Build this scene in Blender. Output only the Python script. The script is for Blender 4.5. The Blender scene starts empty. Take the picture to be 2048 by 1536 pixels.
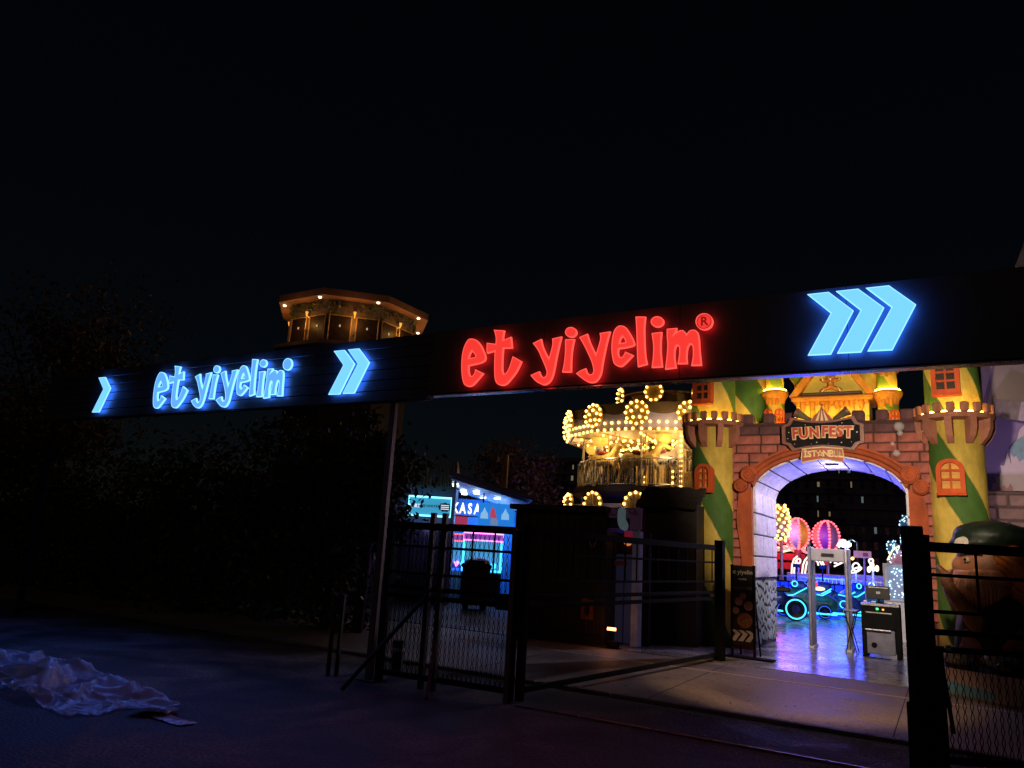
import bpy, bmesh, math, random
from mathutils import Vector, Matrix
R = math.radians
PI = math.pi
random.seed(11)
scene = bpy.context.scene
COL = scene.collection

# ------------------------------------------------------------------ camera
# world frame: X runs along the sign gantry (to the right), Y away from the street, Z up, metres
F_PX, IMG_W, IMG_H, EYE = 1480.0, 2048.0, 1536.0, 1.65
ROLL = math.atan(0.06)
PITCH = math.atan(324.0 * math.cos(ROLL) / F_PX)
YAW = R(30.4)
_f0 = Vector((-math.sin(YAW), math.cos(YAW), 0)); _r0 = Vector((math.cos(YAW), math.sin(YAW), 0)); _u0 = Vector((0, 0, 1))
CF = _f0 * math.cos(PITCH) + _u0 * math.sin(PITCH)
_u = _u0 * math.cos(PITCH) - _f0 * math.sin(PITCH)
CR = _r0 * math.cos(ROLL) + _u * math.sin(ROLL)
CU = _u * math.cos(ROLL) - _r0 * math.sin(ROLL)
CAM = Vector((0, 0, EYE))
cam_data = bpy.data.cameras.new('camera')
cam = bpy.data.objects.new('camera', cam_data); COL.objects.link(cam)
cam.matrix_world = Matrix(((CR.x, CU.x, -CF.x, CAM.x), (CR.y, CU.y, -CF.y, CAM.y), (CR.z, CU.z, -CF.z, CAM.z), (0, 0, 0, 1)))
cam_data.sensor_width = 36.0; cam_data.lens = 36.0 * F_PX / IMG_W
cam_data.clip_start = 0.1; cam_data.clip_end = 2000
scene.camera = cam
def ray(x, y): return CF + CR * ((x - IMG_W / 2) / F_PX) + CU * ((IMG_H / 2 - y) / F_PX)
def at(x, y, Y):                       # the point seen at photo pixel (x, y) on the upright plane at distance Y
    d = ray(x, y); return CAM + d * (Y / d.y)
def gnd(x, y, z=0.0):                  # the ground point seen at that pixel
    d = ray(x, y); return CAM + d * ((z - EYE) / d.z)
def hpt(x, y, D):                      # the point seen at that pixel at horizontal distance D
    d = ray(x, y); return CAM + d * (D / math.hypot(d.x, d.y))
class Frame:                           # upright local frame: origin o, turned by rz; y runs away from the viewer
    def __init__(s, o, rz): s.o = Vector((o[0], o[1], 0)); s.rz = rz; s.n = Vector((-math.sin(rz), math.cos(rz), 0)); s.t = Vector((math.cos(rz), math.sin(rz), 0))
    def at(s, x, y, d=0.0):
        r = ray(x, y); k = ((s.o + s.n * d - CAM).dot(s.n)) / r.dot(s.n); p = CAM + r * k - s.o; return Vector((p.dot(s.t), d, p.z))
    def w(s, v): return s.o + s.t * v[0] + s.n * v[1] + Vector((0, 0, v[2]))
    def rng(s, x0, y0, x1, y1, d=0.0): a = s.at(x0, y0, d); b = s.at(x1, y1, d); return a.x, b.x, b.z, a.z
def rng(x0, y0, x1, y1, Y):            # width and height range on a plane of constant Y
    a = at(x0, y0, Y); b = at(x1, y1, Y); return a.x, b.x, b.z, a.z

# ------------------------------------------------------------------ world, sun, exposure
world = bpy.data.worlds.new('World'); scene.world = world; world.use_nodes = True
nt = world.node_tree; nt.nodes.clear()
wo = nt.nodes.new('ShaderNodeOutputWorld'); bg = nt.nodes.new('ShaderNodeBackground'); sky = nt.nodes.new('ShaderNodeTexSky')
sky.sky_type = 'NISHITA'; sky.sun_disc = False; sky.sun_elevation = R(62); sky.sun_rotation = R(160); sky.altitude = 4000
sky.air_density = 1.6; sky.dust_density = 0.3; sky.ozone_density = 2.0
bg.inputs['Strength'].default_value = 0.0006
nt.links.new(sky.outputs[0], bg.inputs['Color']); nt.links.new(bg.outputs[0], wo.inputs['Surface'])
sun_d = bpy.data.lights.new('street_glow', 'SUN'); sun_d.energy = 0.04; sun_d.angle = R(12); sun_d.color = (1.0, 0.62, 0.34)
sun = bpy.data.objects.new('street_glow', sun_d); COL.objects.link(sun)
sun.rotation_euler = (R(58), 0, R(-18))
scene.view_settings.view_transform = 'Standard'; scene.view_settings.look = 'None'
scene.view_settings.exposure = 0.0; scene.view_settings.gamma = 1.0
scene.view_settings.use_curve_mapping = False
scene.render.engine = 'CYCLES'
cy = scene.cycles
cy.use_denoising = True
cy.max_bounces = 7; cy.diffuse_bounces = 3; cy.glossy_bounces = 4; cy.transmission_bounces = 5; cy.transparent_max_bounces = 12
cy.sample_clamp_indirect = 4.0; cy.caustics_reflective = False; cy.caustics_refractive = False
cy.use_light_tree = True

# ------------------------------------------------------------------ materials
MATS = {}
def mat(name, color=(.5, .5, .5), rough=.6, metal=0.0, var=.25, scale=6.0, bump=0.0, bscale=None, emit=None, es=0.0, spec=.5, trans=0.0, alpha=1.0, coat=0.0, c2=None, stretch=None, grime=0.0):
    if name in MATS: return MATS[name]
    m = bpy.data.materials.new(name); m.use_nodes = True; MATS[name] = m
    n = m.node_tree.nodes; l = m.node_tree.links; b = n['Principled BSDF']
    b.inputs['Roughness'].default_value = rough; b.inputs['Metallic'].default_value = metal
    b.inputs['Specular IOR Level'].default_value = spec
    b.inputs['Transmission Weight'].default_value = trans; b.inputs['Alpha'].default_value = alpha
    b.inputs['Coat Weight'].default_value = coat
    tc = n.new('ShaderNodeTexCoord'); mp = n.new('ShaderNodeMapping'); l.new(tc.outputs['Object'], mp.inputs['Vector'])
    if stretch: mp.inputs['Scale'].default_value = stretch
    nz = n.new('ShaderNodeTexNoise'); nz.inputs['Scale'].default_value = scale; nz.inputs['Detail'].default_value = 6; nz.inputs['Roughness'].default_value = .6
    l.new(mp.outputs[0], nz.inputs['Vector'])
    oi = n.new('ShaderNodeObjectInfo')
    rp = n.new('ShaderNodeValToRGB'); rp.color_ramp.elements[0].position = .3; rp.color_ramp.elements[1].position = .7
    lo = tuple(max(0, c * (1 - var)) for c in color); hi = tuple(min(1, c * (1 + var)) for c in (c2 or color))
    rp.color_ramp.elements[0].color = (*lo, 1); rp.color_ramp.elements[1].color = (*hi, 1)
    l.new(nz.outputs['Fac'], rp.inputs['Fac'])
    hs = n.new('ShaderNodeHueSaturation'); mr = n.new('ShaderNodeMapRange')
    mr.inputs['To Min'].default_value = 1 - var * .5; mr.inputs['To Max'].default_value = 1 + var * .5
    l.new(oi.outputs['Random'], mr.inputs['Value']); l.new(mr.outputs[0], hs.inputs['Value']); l.new(rp.outputs[0], hs.inputs['Color'])
    if grime:                              # rain streaks and worn patches in the paint
        g1 = n.new('ShaderNodeMapping'); g1.inputs['Scale'].default_value = (3.2, 3.2, 1.3); l.new(tc.outputs['Object'], g1.inputs['Vector'])
        gn_ = n.new('ShaderNodeTexNoise'); gn_.inputs['Scale'].default_value = 1.6; gn_.inputs['Detail'].default_value = 8; gn_.inputs['Roughness'].default_value = .7; l.new(g1.outputs[0], gn_.inputs['Vector'])
        gm = n.new('ShaderNodeMapRange'); gm.inputs['From Min'].default_value = .38; gm.inputs['From Max'].default_value = .60; gm.inputs['To Min'].default_value = 1 - grime; gm.inputs['To Max'].default_value = 1.0
        l.new(gn_.outputs['Fac'], gm.inputs['Value'])
        mg = n.new('ShaderNodeMix'); mg.data_type = 'RGBA'; mg.blend_type = 'MULTIPLY'; mg.inputs['Factor'].default_value = 1.0; mg.name = 'GRIME'
        l.new(hs.outputs[0], mg.inputs[6]); l.new(gm.outputs[0], mg.inputs[7]); l.new(mg.outputs[2], b.inputs['Base Color'])
    else: l.new(hs.outputs[0], b.inputs['Base Color'])
    if rough > .08:
        rr = n.new('ShaderNodeMapRange'); rr.inputs['To Min'].default_value = max(.03, rough - .12); rr.inputs['To Max'].default_value = min(1, rough + .12)
        l.new(nz.outputs['Fac'], rr.inputs['Value']); l.new(rr.outputs[0], b.inputs['Roughness'])
    if bump:
        bn = n.new('ShaderNodeBump'); bn.inputs['Strength'].default_value = bump; bn.inputs['Distance'].default_value = .02
        n2 = n.new('ShaderNodeTexNoise'); n2.inputs['Scale'].default_value = bscale or scale * 3; n2.inputs['Detail'].default_value = 5
        l.new(mp.outputs[0], n2.inputs['Vector']); l.new(n2.outputs['Fac'], bn.inputs['Height']); l.new(bn.outputs[0], b.inputs['Normal'])
    if emit:
        b.inputs['Emission Color'].default_value = (*emit, 1); b.inputs['Emission Strength'].default_value = es
    return m
def glow(name, color, s):
    m = mat(name, tuple(min(1, c * .6) for c in color), .5, var=.08, emit=color, es=s); return m
def bsdf(m): return m.node_tree.nodes['Principled BSDF']

# ------------------------------------------------------------------ mesh helpers
class MB:
    def __init__(s): s.v = []; s.f = []
    def add(s, vs, fs):
        o = len(s.v); s.v += [tuple(p) for p in vs]; s.f += [tuple(i + o for i in f) for f in fs]; return s
    def box(s, c, d, rz=0.0, rx=0.0, ry=0.0, bev=0.0):
        hx, hy, hz = d[0] / 2, d[1] / 2, d[2] / 2; c = Vector(c)
        M = Matrix.Rotation(rz, 3, 'Z') @ Matrix.Rotation(ry, 3, 'Y') @ Matrix.Rotation(rx, 3, 'X')
        if bev <= 0:
            vs = [c + M @ Vector((x, y, z)) for x in (-hx, hx) for y in (-hy, hy) for z in (-hz, hz)]
            fs = [(0, 1, 3, 2), (4, 6, 7, 5), (0, 4, 5, 1), (2, 3, 7, 6), (0, 2, 6, 4), (1, 5, 7, 3)]
            return s.add(vs, fs)
        b = min(bev, hx * .9, hy * .9, hz * .9); bm = bmesh.new()
        bmesh.ops.create_cube(bm, size=1.0)
        for v in bm.verts: v.co = Vector((v.co.x * 2 * hx, v.co.y * 2 * hy, v.co.z * 2 * hz))
        bmesh.ops.bevel(bm, geom=list(bm.edges), offset=b, segments=1, affect='EDGES', profile=.5)
        bm.verts.index_update()
        s.add([c + M @ v.co for v in bm.verts], [[v.index for v in f.verts] for f in bm.faces]); bm.free(); return s
    def span(s, x0, x1, y0, y1, z0, z1, bev=0.0):
        return s.box(((x0 + x1) / 2, (y0 + y1) / 2, (z0 + z1) / 2), (abs(x1 - x0), abs(y1 - y0), abs(z1 - z0)), bev=bev)
    def tube(s, pts, r, n=8, closed=False, cap=True):
        pts = [Vector(p) for p in pts]; k = len(pts); rs = r if isinstance(r, (list, tuple)) else [r] * k
        rings = []; prev = None
        for i, p in enumerate(pts):
            a = pts[i - 1] if (i or closed) else p; b = pts[(i + 1) % k] if (i < k - 1 or closed) else p
            t = (b - a)
            t = t.normalized() if t.length > 1e-9 else Vector((0, 0, 1))
            if prev is None:
                h = Vector((0, 0, 1)) if abs(t.z) < .9 else Vector((1, 0, 0)); u = t.cross(h).normalized()
            else:
                u = prev - t * prev.dot(t); u = u.normalized() if u.length > 1e-6 else t.orthogonal().normalized()
            prev = u; w = t.cross(u)
            rings.append([p + (u * math.cos(2 * PI * j / n) + w * math.sin(2 * PI * j / n)) * rs[i] for j in range(n)])
        vs = [q for g in rings for q in g]; fs = []
        for i in range(k if closed else k - 1):
            i2 = (i + 1) % k
            for j in range(n): fs.append((i * n + j, i * n + (j + 1) % n, i2 * n + (j + 1) % n, i2 * n + j))
        if cap and not closed: fs.append(tuple(range(n - 1, -1, -1))); fs.append(tuple((k - 1) * n + j for j in range(n)))
        return s.add(vs, fs)
    def cyl(s, a, b, r, n=12): return s.tube([a, b], r, n)
    def lathe(s, prof, n=24, c=(0, 0, 0), a0=0.0, a1=2 * PI, cap=True):
        full = abs(a1 - a0 - 2 * PI) < 1e-6; m = n if full else n + 1; vs = []; fs = []; c = Vector(c)
        for (r, z) in prof:
            for j in range(m):
                a = a0 + (a1 - a0) * j / n; vs.append(c + Vector((r * math.cos(a), r * math.sin(a), z)))
        for i in range(len(prof) - 1):
            for j in range(n):
                j2 = (j + 1) % m; fs.append((i * m + j, i * m + j2, (i + 1) * m + j2, (i + 1) * m + j))
        if cap and full:
            if prof[0][0] > 1e-5: fs.append(tuple(range(m - 1, -1, -1)))
            if prof[-1][0] > 1e-5: fs.append(tuple((len(prof) - 1) * m + j for j in range(m)))
        return s.add(vs, fs)
    def prism(s, pts, y0, y1, holes=(), M=None):       # outline in (x, z), extruded along y
        bm = bmesh.new(); loops = []
        for lp in [pts] + list(holes):
            vs = [bm.verts.new((p[0], y0, p[1])) for p in lp]
            loops += [bm.edges.new((vs[i], vs[(i + 1) % len(vs)])) for i in range(len(vs))]
        bmesh.ops.triangle_fill(bm, use_beauty=True, use_dissolve=False, edges=loops)
        fr = list(bm.faces)
        ex = bmesh.ops.extrude_face_region(bm, geom=fr)
        for v in [g for g in ex['geom'] if isinstance(g, bmesh.types.BMVert)]: v.co.y = y1
        bmesh.ops.recalc_face_normals(bm, faces=bm.faces)
        bm.verts.index_update(); M = M or Matrix.Identity(4)
        s.add([M @ v.co for v in bm.verts], [[v.index for v in f.verts] for f in bm.faces]); bm.free(); return s
    def ball(s, c, r, sub=2, sc=(1, 1, 1)):
        bm = bmesh.new(); bmesh.ops.create_icosphere(bm, subdivisions=sub, radius=1); bm.verts.index_update(); c = Vector(c)
        s.add([c + Vector((v.co.x * r * sc[0], v.co.y * r * sc[1], v.co.z * r * sc[2])) for v in bm.verts], [[v.index for v in f.verts] for f in bm.faces]); bm.free(); return s
    def mesh(s, name, m, smooth=False):
        me = bpy.data.meshes.new(name); me.from_pydata(s.v, [], s.f); me.update()
        bm = bmesh.new(); bm.from_mesh(me); bmesh.ops.recalc_face_normals(bm, faces=bm.faces); bm.to_mesh(me); bm.free()
        if m: me.materials.append(m)
        if smooth: me.polygons.foreach_set('use_smooth', [True] * len(me.polygons))
        return me
    def build(s, name, m, parent=None, loc=None, smooth=False, rz=0.0, label=None):
        return link(name, s.mesh(name, m, smooth), parent, loc, rz, label)
def link(name, me, parent=None, loc=None, rz=0.0, label=None):
    o = bpy.data.objects.new(name, me); COL.objects.link(o)
    if parent: o.parent = parent
    if loc is not None: o.location = loc
    if rz: o.rotation_euler = (0, 0, rz)
    if label: o['label'] = label
    return o
def thing(name, label, cat, loc=(0, 0, 0), rz=0.0, group=None):
    o = bpy.data.objects.new(name, None); COL.objects.link(o); o.location = loc; o.rotation_euler = (0, 0, rz)
    o.empty_display_size = .2
    return tag(o, label, cat, group)
def tag(o, label=None, cat=None, group=None, kind=None):
    if label: o['label'] = label
    if cat: o['category'] = cat
    if group: o['group'] = group
    if kind: o['kind'] = kind
    return o
def struct(name, mb, m, loc=None, label=None):
    o = mb.build(name, m, None, loc); o['kind'] = 'structure'
    if label: o['label'] = label
    return o
def evaluated(o, name, m, smooth=True):                # bake a modifier stack or text into a plain mesh
    dg = bpy.context.evaluated_depsgraph_get(); dg.update()
    me = bpy.data.meshes.new_from_object(o.evaluated_get(dg)); me.name = name
    me.materials.clear(); me.materials.append(m)
    me.polygons.foreach_set('use_smooth', [smooth] * len(me.polygons))
    d = o.data; bpy.data.objects.remove(o)
    return me
def text_mesh(s, size, m, ext=.01, off=0.0, align='CENTER', name='lettering', sx=1.0, spacing=1.0):
    cu = bpy.data.curves.new(name, 'FONT'); cu.body = s; cu.size = size; cu.extrude = ext; cu.offset = off; cu.align_x = align; cu.align_y = 'CENTER'
    cu.resolution_u = 3; cu.space_character = spacing
    o = bpy.data.objects.new(name, cu); COL.objects.link(o)
    me = evaluated(o, name, m, False)
    for v in me.vertices: v.co = Vector((v.co.x * sx, -v.co.z, v.co.y))      # upright, facing -Y
    return me
def blob(name, balls, m, voxel=.03, smooth_it=6):      # ellipsoids and capsules fused into one continuous skin
    mb = MB()
    for b in balls:
        if len(b) == 3: mb.ball(b[0], 1.0, 2, b[1] if isinstance(b[1], (tuple, list)) else (b[1],) * 3)
        else:
            a, c, ra, rc = Vector(b[0]), Vector(b[1]), b[2], b[3]; k = max(2, int((c - a).length / (min(ra, rc) * .6)) + 1)
            for i in range(k + 1):
                t = i / k; mb.ball(a.lerp(c, t), ra + (rc - ra) * t, 1)
    me = mb.mesh(name, m); o = bpy.data.objects.new(name, me); COL.objects.link(o)
    r = o.modifiers.new('remesh', 'REMESH'); r.mode = 'VOXEL'; r.voxel_size = voxel
    sm = o.modifiers.new('smooth', 'SMOOTH'); sm.iterations = smooth_it; sm.factor = .5
    return evaluated(o, name, m, True)
def lamp(name, kind, loc, energy, color, parent=None, size=.1, aim=None, spot=60, blend=.4, sy=None):
    d = bpy.data.lights.new(name, kind); d.energy = energy; d.color = color
    if kind == 'AREA':
        d.size = size
        if sy: d.shape = 'RECTANGLE'; d.size_y = sy
    else: d.shadow_soft_size = size
    if kind == 'SPOT': d.spot_size = R(spot); d.spot_blend = blend
    o = bpy.data.objects.new(name, d); COL.objects.link(o); o.location = loc
    if aim is not None: o.rotation_euler = (Vector(aim) - Vector(loc)).to_track_quat('-Z', 'Y').to_euler()
    if parent: o.parent = parent
    return o
def ico(r, sub, m, name='bulb'): return MB().ball((0, 0, 0), r, sub).mesh(name, m, True)
# ------------------------------------------------------------------ material palette
BLACK = mat('black_powder_coat', (.010, .010, .011), .85, spec=.05, var=.3)
DARKSTEEL = mat('dark_steel', (.05, .042, .035), .45, .6, var=.3)
BOARD = mat('sign_board_black', (.05, .05, .055), .5, var=.15, spec=.5)
SLAT = mat('board_cladding', (.05, .05, .055), .4, var=.15, spec=.5)
YELLOW = (.62, .42, .035)
def stripes(name, pitch, phase, wob=.06, width=.5, ycol=(.58, .42, .085), gcol=(.06, .135, .026)):
    m = mat(name, ycol, .68, spec=.25, grime=.28, var=.18, scale=2.2, bump=.12, bscale=14); n = m.node_tree.nodes; l = m.node_tree.links
    tc = next(x for x in n if x.type == 'TEX_COORD'); sp = n.new('ShaderNodeSeparateXYZ'); l.new(tc.outputs['Object'], sp.inputs[0])
    def ma(op, a, b=None):
        q = n.new('ShaderNodeMath'); q.operation = op
        for i, x in enumerate((a, b)):
            if x is None: continue
            if isinstance(x, (int, float)): q.inputs[i].default_value = x
            else: l.new(x, q.inputs[i])
        return q.outputs[0]
    ang = ma('ARCTAN2', sp.outputs['Y'], sp.outputs['X'])
    nz = n.new('ShaderNodeTexNoise'); nz.inputs['Scale'].default_value = 2.5; l.new(tc.outputs['Object'], nz.inputs['Vector'])
    t = ma('ADD', ma('MULTIPLY', ang, 2 / (2 * PI)), ma('MULTIPLY', sp.outputs['Z'], 1 / pitch))
    t = ma('ADD', ma('ADD', t, phase), ma('MULTIPLY', nz.outputs['Fac'], wob))
    fr = ma('FRACT', t)
    rp = n.new('ShaderNodeValToRGB'); e = rp.color_ramp.elements
    e[0].position = 0; e[0].color = (0, 0, 0, 1); e[1].position = .02; e[1].color = (1, 1, 1, 1)
    a = e.new(width); a.color = (1, 1, 1, 1); a = e.new(width + .02); a.color = (0, 0, 0, 1)
    l.new(fr, rp.inputs['Fac'])
    hs = next(x for x in n if x.type == 'HUE_SAT'); mx = n.new('ShaderNodeMix'); mx.data_type = 'RGBA'
    l.new(rp.outputs[0], mx.inputs['Factor']); l.new(hs.outputs[0], mx.inputs[6]); mx.inputs[7].default_value = (*gcol, 1)
    l.new(mx.outputs[2], n['GRIME'].inputs[6]); return m
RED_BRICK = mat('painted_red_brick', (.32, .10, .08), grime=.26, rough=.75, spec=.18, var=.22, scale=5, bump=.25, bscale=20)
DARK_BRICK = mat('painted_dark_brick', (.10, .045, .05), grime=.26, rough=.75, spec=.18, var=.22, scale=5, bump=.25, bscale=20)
MORTAR = mat('dark_mortar', (.045, .018, .016), .8, var=.2)
TERRA = mat('terracotta_trim', (.36, .078, .03), grime=.26, rough=.75, spec=.18, var=.22, scale=3, bump=.15, bscale=12)
CORBEL = mat('brown_pink_corbel', (.32, .13, .085), grime=.26, rough=.75, spec=.18, var=.2, scale=4, bump=.15, bscale=14)
ORANGE = mat('orange_window_frame', (.52, .085, .025), grime=.26, rough=.75, spec=.18, var=.15, scale=4, bump=.1)
ICING = mat('orange_icing', (.62, .24, .03), grime=.26, rough=.75, spec=.18, var=.15, scale=4, bump=.1)
WARMPANE = mat('amber_window_pane', (.50, .25, .05), .62, spec=.2, var=.3, scale=7)
DARKPANE = mat('dark_window_pane', (.03, .018, .015), .45, spec=.15, var=.3)
COOKIE = mat('gingerbread_brown', (.34, .13, .03), .75, spec=.18, var=.2, scale=6, bump=.2)
CREAM = mat('cream_paint', (.72, .55, .32), .75, spec=.18, var=.15)
WHITEP = mat('white_paint', (.78, .78, .8), .45, var=.08)
LINING = mat('pale_block_paint', (.62, .60, .68), grime=.26, rough=.5, var=.16, scale=5, bump=.3, bscale=9, stretch=(1, 1, 3))
COBBLE = mat('pale_blue_cobble', (.30, .37, .48), .75, spec=.18, var=.22, scale=6, bump=.3)
JOINT = mat('dark_blue_joint', (.03, .035, .06), .7, var=.2)
ALU = mat('aluminium', (.55, .56, .6), .32, .85, var=.1)
GREYMET = mat('grey_painted_metal', (.5, .5, .52), .45, var=.1)
STEEL = mat('brushed_steel', (.6, .6, .62), .28, .9, var=.1)
WARM = glow('warm_bulb_glow', (1.0, .56, .12), 6.0)
WARMSOFT = glow('warm_tube_glow', (1.0, .55, .12), 3.0)
LED_Y = glow('yellow_led_strip', (1.0, .62, .06), 26.0)
BLUE_FACE = glow('blue_sign_face', (.20, .66, 1.0), 1.06)
BLUE_EDGE = glow('blue_sign_edge', (.25, .68, 1.0), 1.5)
BLUE_BACK = glow('blue_sign_back_glow', (.03, .16, 1.0), 12.0)
RED_BACK = glow('red_sign_back_glow', (1.0, .02, .02), 5.0)
BLUE_LET = glow('blue_letter_face', (.13, .42, 1.0), 1.03)
RED_FACE = glow('red_sign_face', (1.0, .045, .035), .95)
RED_EDGE = glow('red_sign_edge', (1.0, .09, .07), 1.3)
NEON_C = glow('cyan_neon', (.05, .55, 1.0), 2.6)
NEON_B = glow('blue_neon', (.02, .14, 1.0), 1.4)
NEON_W = glow('warm_white_neon', (1.0, .78, .42), 1.7)
NEON_R = glow('red_bulb_glow', (1.0, .12, .14), 3.0)
NEON_P = glow('pink_neon', (1.0, .2, .7), 4.0)
NEON_G = glow('green_light', (.05, 1.0, .25), 3.0)
COOL = glow('cool_white_bulb', (.5, .82, 1.0), 2.6)
WINLIT = glow('lit_window_cool', (.42, .55, .55), .2)
WINWARM = glow('lit_window_warm', (.62, .50, .26), .24)
DOWNL = glow('white_downlight', (.9, .97, 1.0), 4.0)
GREENP = mat('dark_green_paint', (.007, .014, .009), .5, spec=.3, var=.3, scale=5, bump=.25)
GINGER = mat('ginger_paint', (.50, .15, .035), .45, spec=.35, var=.35, scale=7, bump=.3)
SKIN = mat('statue_skin_paint', (.26, .105, .05), .5, spec=.3, var=.3, scale=6, bump=.3)
STRAW = mat('olive_straw_paint', (.16, .15, .02), .35, var=.25, coat=.2)
STONEW = mat('pale_rock', (.35, .36, .38), grime=.26, rough=.35, var=.35, scale=9, bump=.4)
LEAFM = mat('leaf_green', (.05, .075, .025), .6, var=.4)
LEAFB = mat('leaf_brown', (.12, .085, .035), .6, var=.4)
BARK = mat('bark', (.07, .05, .035), .8, var=.3, bump=.4)
DARKWALL = mat('dark_booth_wall', (.03, .022, .02), .6, var=.3)
# ------------------------------------------------------------------ ground
GR = (.2, 2.0)
def gnoise(name, cols, scale, rough, bump, bscale, wet=0.0):
    m = bpy.data.materials.new(name); m.use_nodes = True; MATS[name] = m
    n = m.node_tree.nodes; l = m.node_tree.links; b = n['Principled BSDF']
    tc = n.new('ShaderNodeTexCoord')
    nz = n.new('ShaderNodeTexNoise'); nz.inputs['Scale'].default_value = scale; nz.inputs['Detail'].default_value = 9; nz.inputs['Roughness'].default_value = .62; nz.inputs['Distortion'].default_value = .6
    l.new(tc.outputs['Object'], nz.inputs['Vector'])
    rp = n.new('ShaderNodeValToRGB'); e = rp.color_ramp.elements
    e[0].position = .38; e[0].color = (*cols[0], 1); e[1].position = .64; e[1].color = (*cols[2], 1)
    q = e.new(.5); q.color = (*cols[1], 1)
    l.new(nz.outputs['Fac'], rp.inputs['Fac'])
    n3 = n.new('ShaderNodeTexNoise'); n3.inputs['Scale'].default_value = bscale; n3.inputs['Detail'].default_value = 4; l.new(tc.outputs['Object'], n3.inputs['Vector'])
    r3 = n.new('ShaderNodeMapRange'); r3.inputs['From Min'].default_value = .3; r3.inputs['From Max'].default_value = .7; r3.inputs['To Min'].default_value = GR[0]; r3.inputs['To Max'].default_value = GR[1]
    l.new(n3.outputs['Fac'], r3.inputs['Value'])
    mx = n.new('ShaderNodeMix'); mx.data_type = 'RGBA'; mx.blend_type = 'MULTIPLY'; mx.inputs['Factor'].default_value = .8
    l.new(rp.outputs[0], mx.inputs[6]); l.new(r3.outputs[0], mx.inputs[7]); l.new(mx.outputs[2], b.inputs['Base Color'])
    rr = n.new('ShaderNodeMapRange'); rr.inputs['From Min'].default_value = .35; rr.inputs['From Max'].default_value = .62
    rr.inputs['To Min'].default_value = rough - wet; rr.inputs['To Max'].default_value = rough
    l.new(nz.outputs['Fac'], rr.inputs['Value']); l.new(rr.outputs[0], b.inputs['Roughness'])
    bn = n.new('ShaderNodeBump'); bn.inputs['Strength'].default_value = bump; bn.inputs['Distance'].default_value = .02
    ad = n.new('ShaderNodeMath'); ad.operation = 'ADD'; l.new(nz.outputs['Fac'], ad.inputs[0]); l.new(n3.outputs['Fac'], ad.inputs[1])
    l.new(ad.outputs[0], bn.inputs['Height']); l.new(bn.outputs[0], b.inputs['Normal']); return m
ASPH = gnoise('worn_asphalt', ((.004, .004, .004), (.045, .042, .039), (.12, .112, .104)), .85, .92, 1.0, 34, .3)
GR = (.6, 1.4)
CONC = gnoise('damp_concrete', ((.13, .115, .10), (.20, .18, .155), (.25, .225, .195)), .7, .70, .16, 30, .22)
FLOOR = gnoise('polished_floor', ((.22, .22, .24), (.33, .33, .35), (.40, .40, .42)), 1.1, .30, .05, 24, .12)
LINE = mat('painted_edge_line', (.42, .36, .27), .6, var=.3, scale=9)
g = MB()
g.add([(-400, -400, 0), (400, -400, 0), (400, 400, 0), (-400, 400, 0)], [(0, 1, 2, 3)]); struct('ground', g, ASPH)
struct('pavement', MB().span(-40, 30, 8.75, 12.62, -.05, .012), CONC)
struct('park_floor', MB().span(-5.2, 30, 12.70, 60, -.05, .016), FLOOR)
struct('park_ground', MB().span(-40, -5.21, 12.70, 60, -.05, .014), gnoise('dark_park_asphalt', ((.02, .018, .016), (.035, .032, .03), (.05, .046, .042)), .8, .7, .3, 40, .2))
struct('pavement_edge_line', MB().span(-40, 30, 11.55, 11.62, 0, .0165), LINE)
# pavement joints: one low kerb strip along the road side, made of separate kerb stones
KERBM = mat('kerb_concrete', (.12, .105, .09), .7, var=.3, scale=5, bump=.3)
kr = thing('kerb', 'low concrete kerb stones along the road edge of the pavement', 'kerb', (0, 8.7, 0))
kme = MB().box((0, 0, .008), (.985, .1, .05), bev=.008).mesh('kerb_stone', KERBM)
for i in range(26): link('kerb_stone', kme, kr, (-21 + i + random.uniform(-.004, .004), 0, 0))
# scattered dry leaves and grit on the ground in front
gr = MB(); rl = random.Random(5)
for i in range(900):
    p = gnd(rl.uniform(-100, 2100), rl.uniform(1290, 1560)); s = rl.uniform(.008, .03); a = rl.uniform(0, 6.28)
    gr.add([(p.x + s * math.cos(a + k * 1.57) * (1, .5)[k % 2], p.y + s * math.sin(a + k * 1.57) * (1, .5)[k % 2], .02 + rl.uniform(0, .006)) for k in range(4)], [(0, 1, 2, 3)])
tag(gr.build('leaf_litter', mat('dry_leaf', (.05, .04, .03), .7, var=.5)), 'tiny dry leaves and grit scattered over the ground', 'leaf litter', kind='stuff')

gt = thing('gate_track', 'worn steel guide rail of the gate set in the ground', 'gate track', (0, 7.36, 0))
for i in range(5): MB().span(-4.05 + i * .77, -4.05 + i * .77 + .755, -.012, .012, .0, .018, .003).build('rail', mat('worn_rail_steel', (.30, .26, .22), .35, .7, var=.5, scale=14), gt)

JM = mat('dark_joint_line', (.03, .026, .022), .9)
for i, x in enumerate((-5.6, -3.1, -.55, 2.0)):
    o = MB().span(x - .006, x + .006, 8.78, 12.6, .0, .0145).build('pavement_joint', JM); o['kind'] = 'structure'
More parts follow.
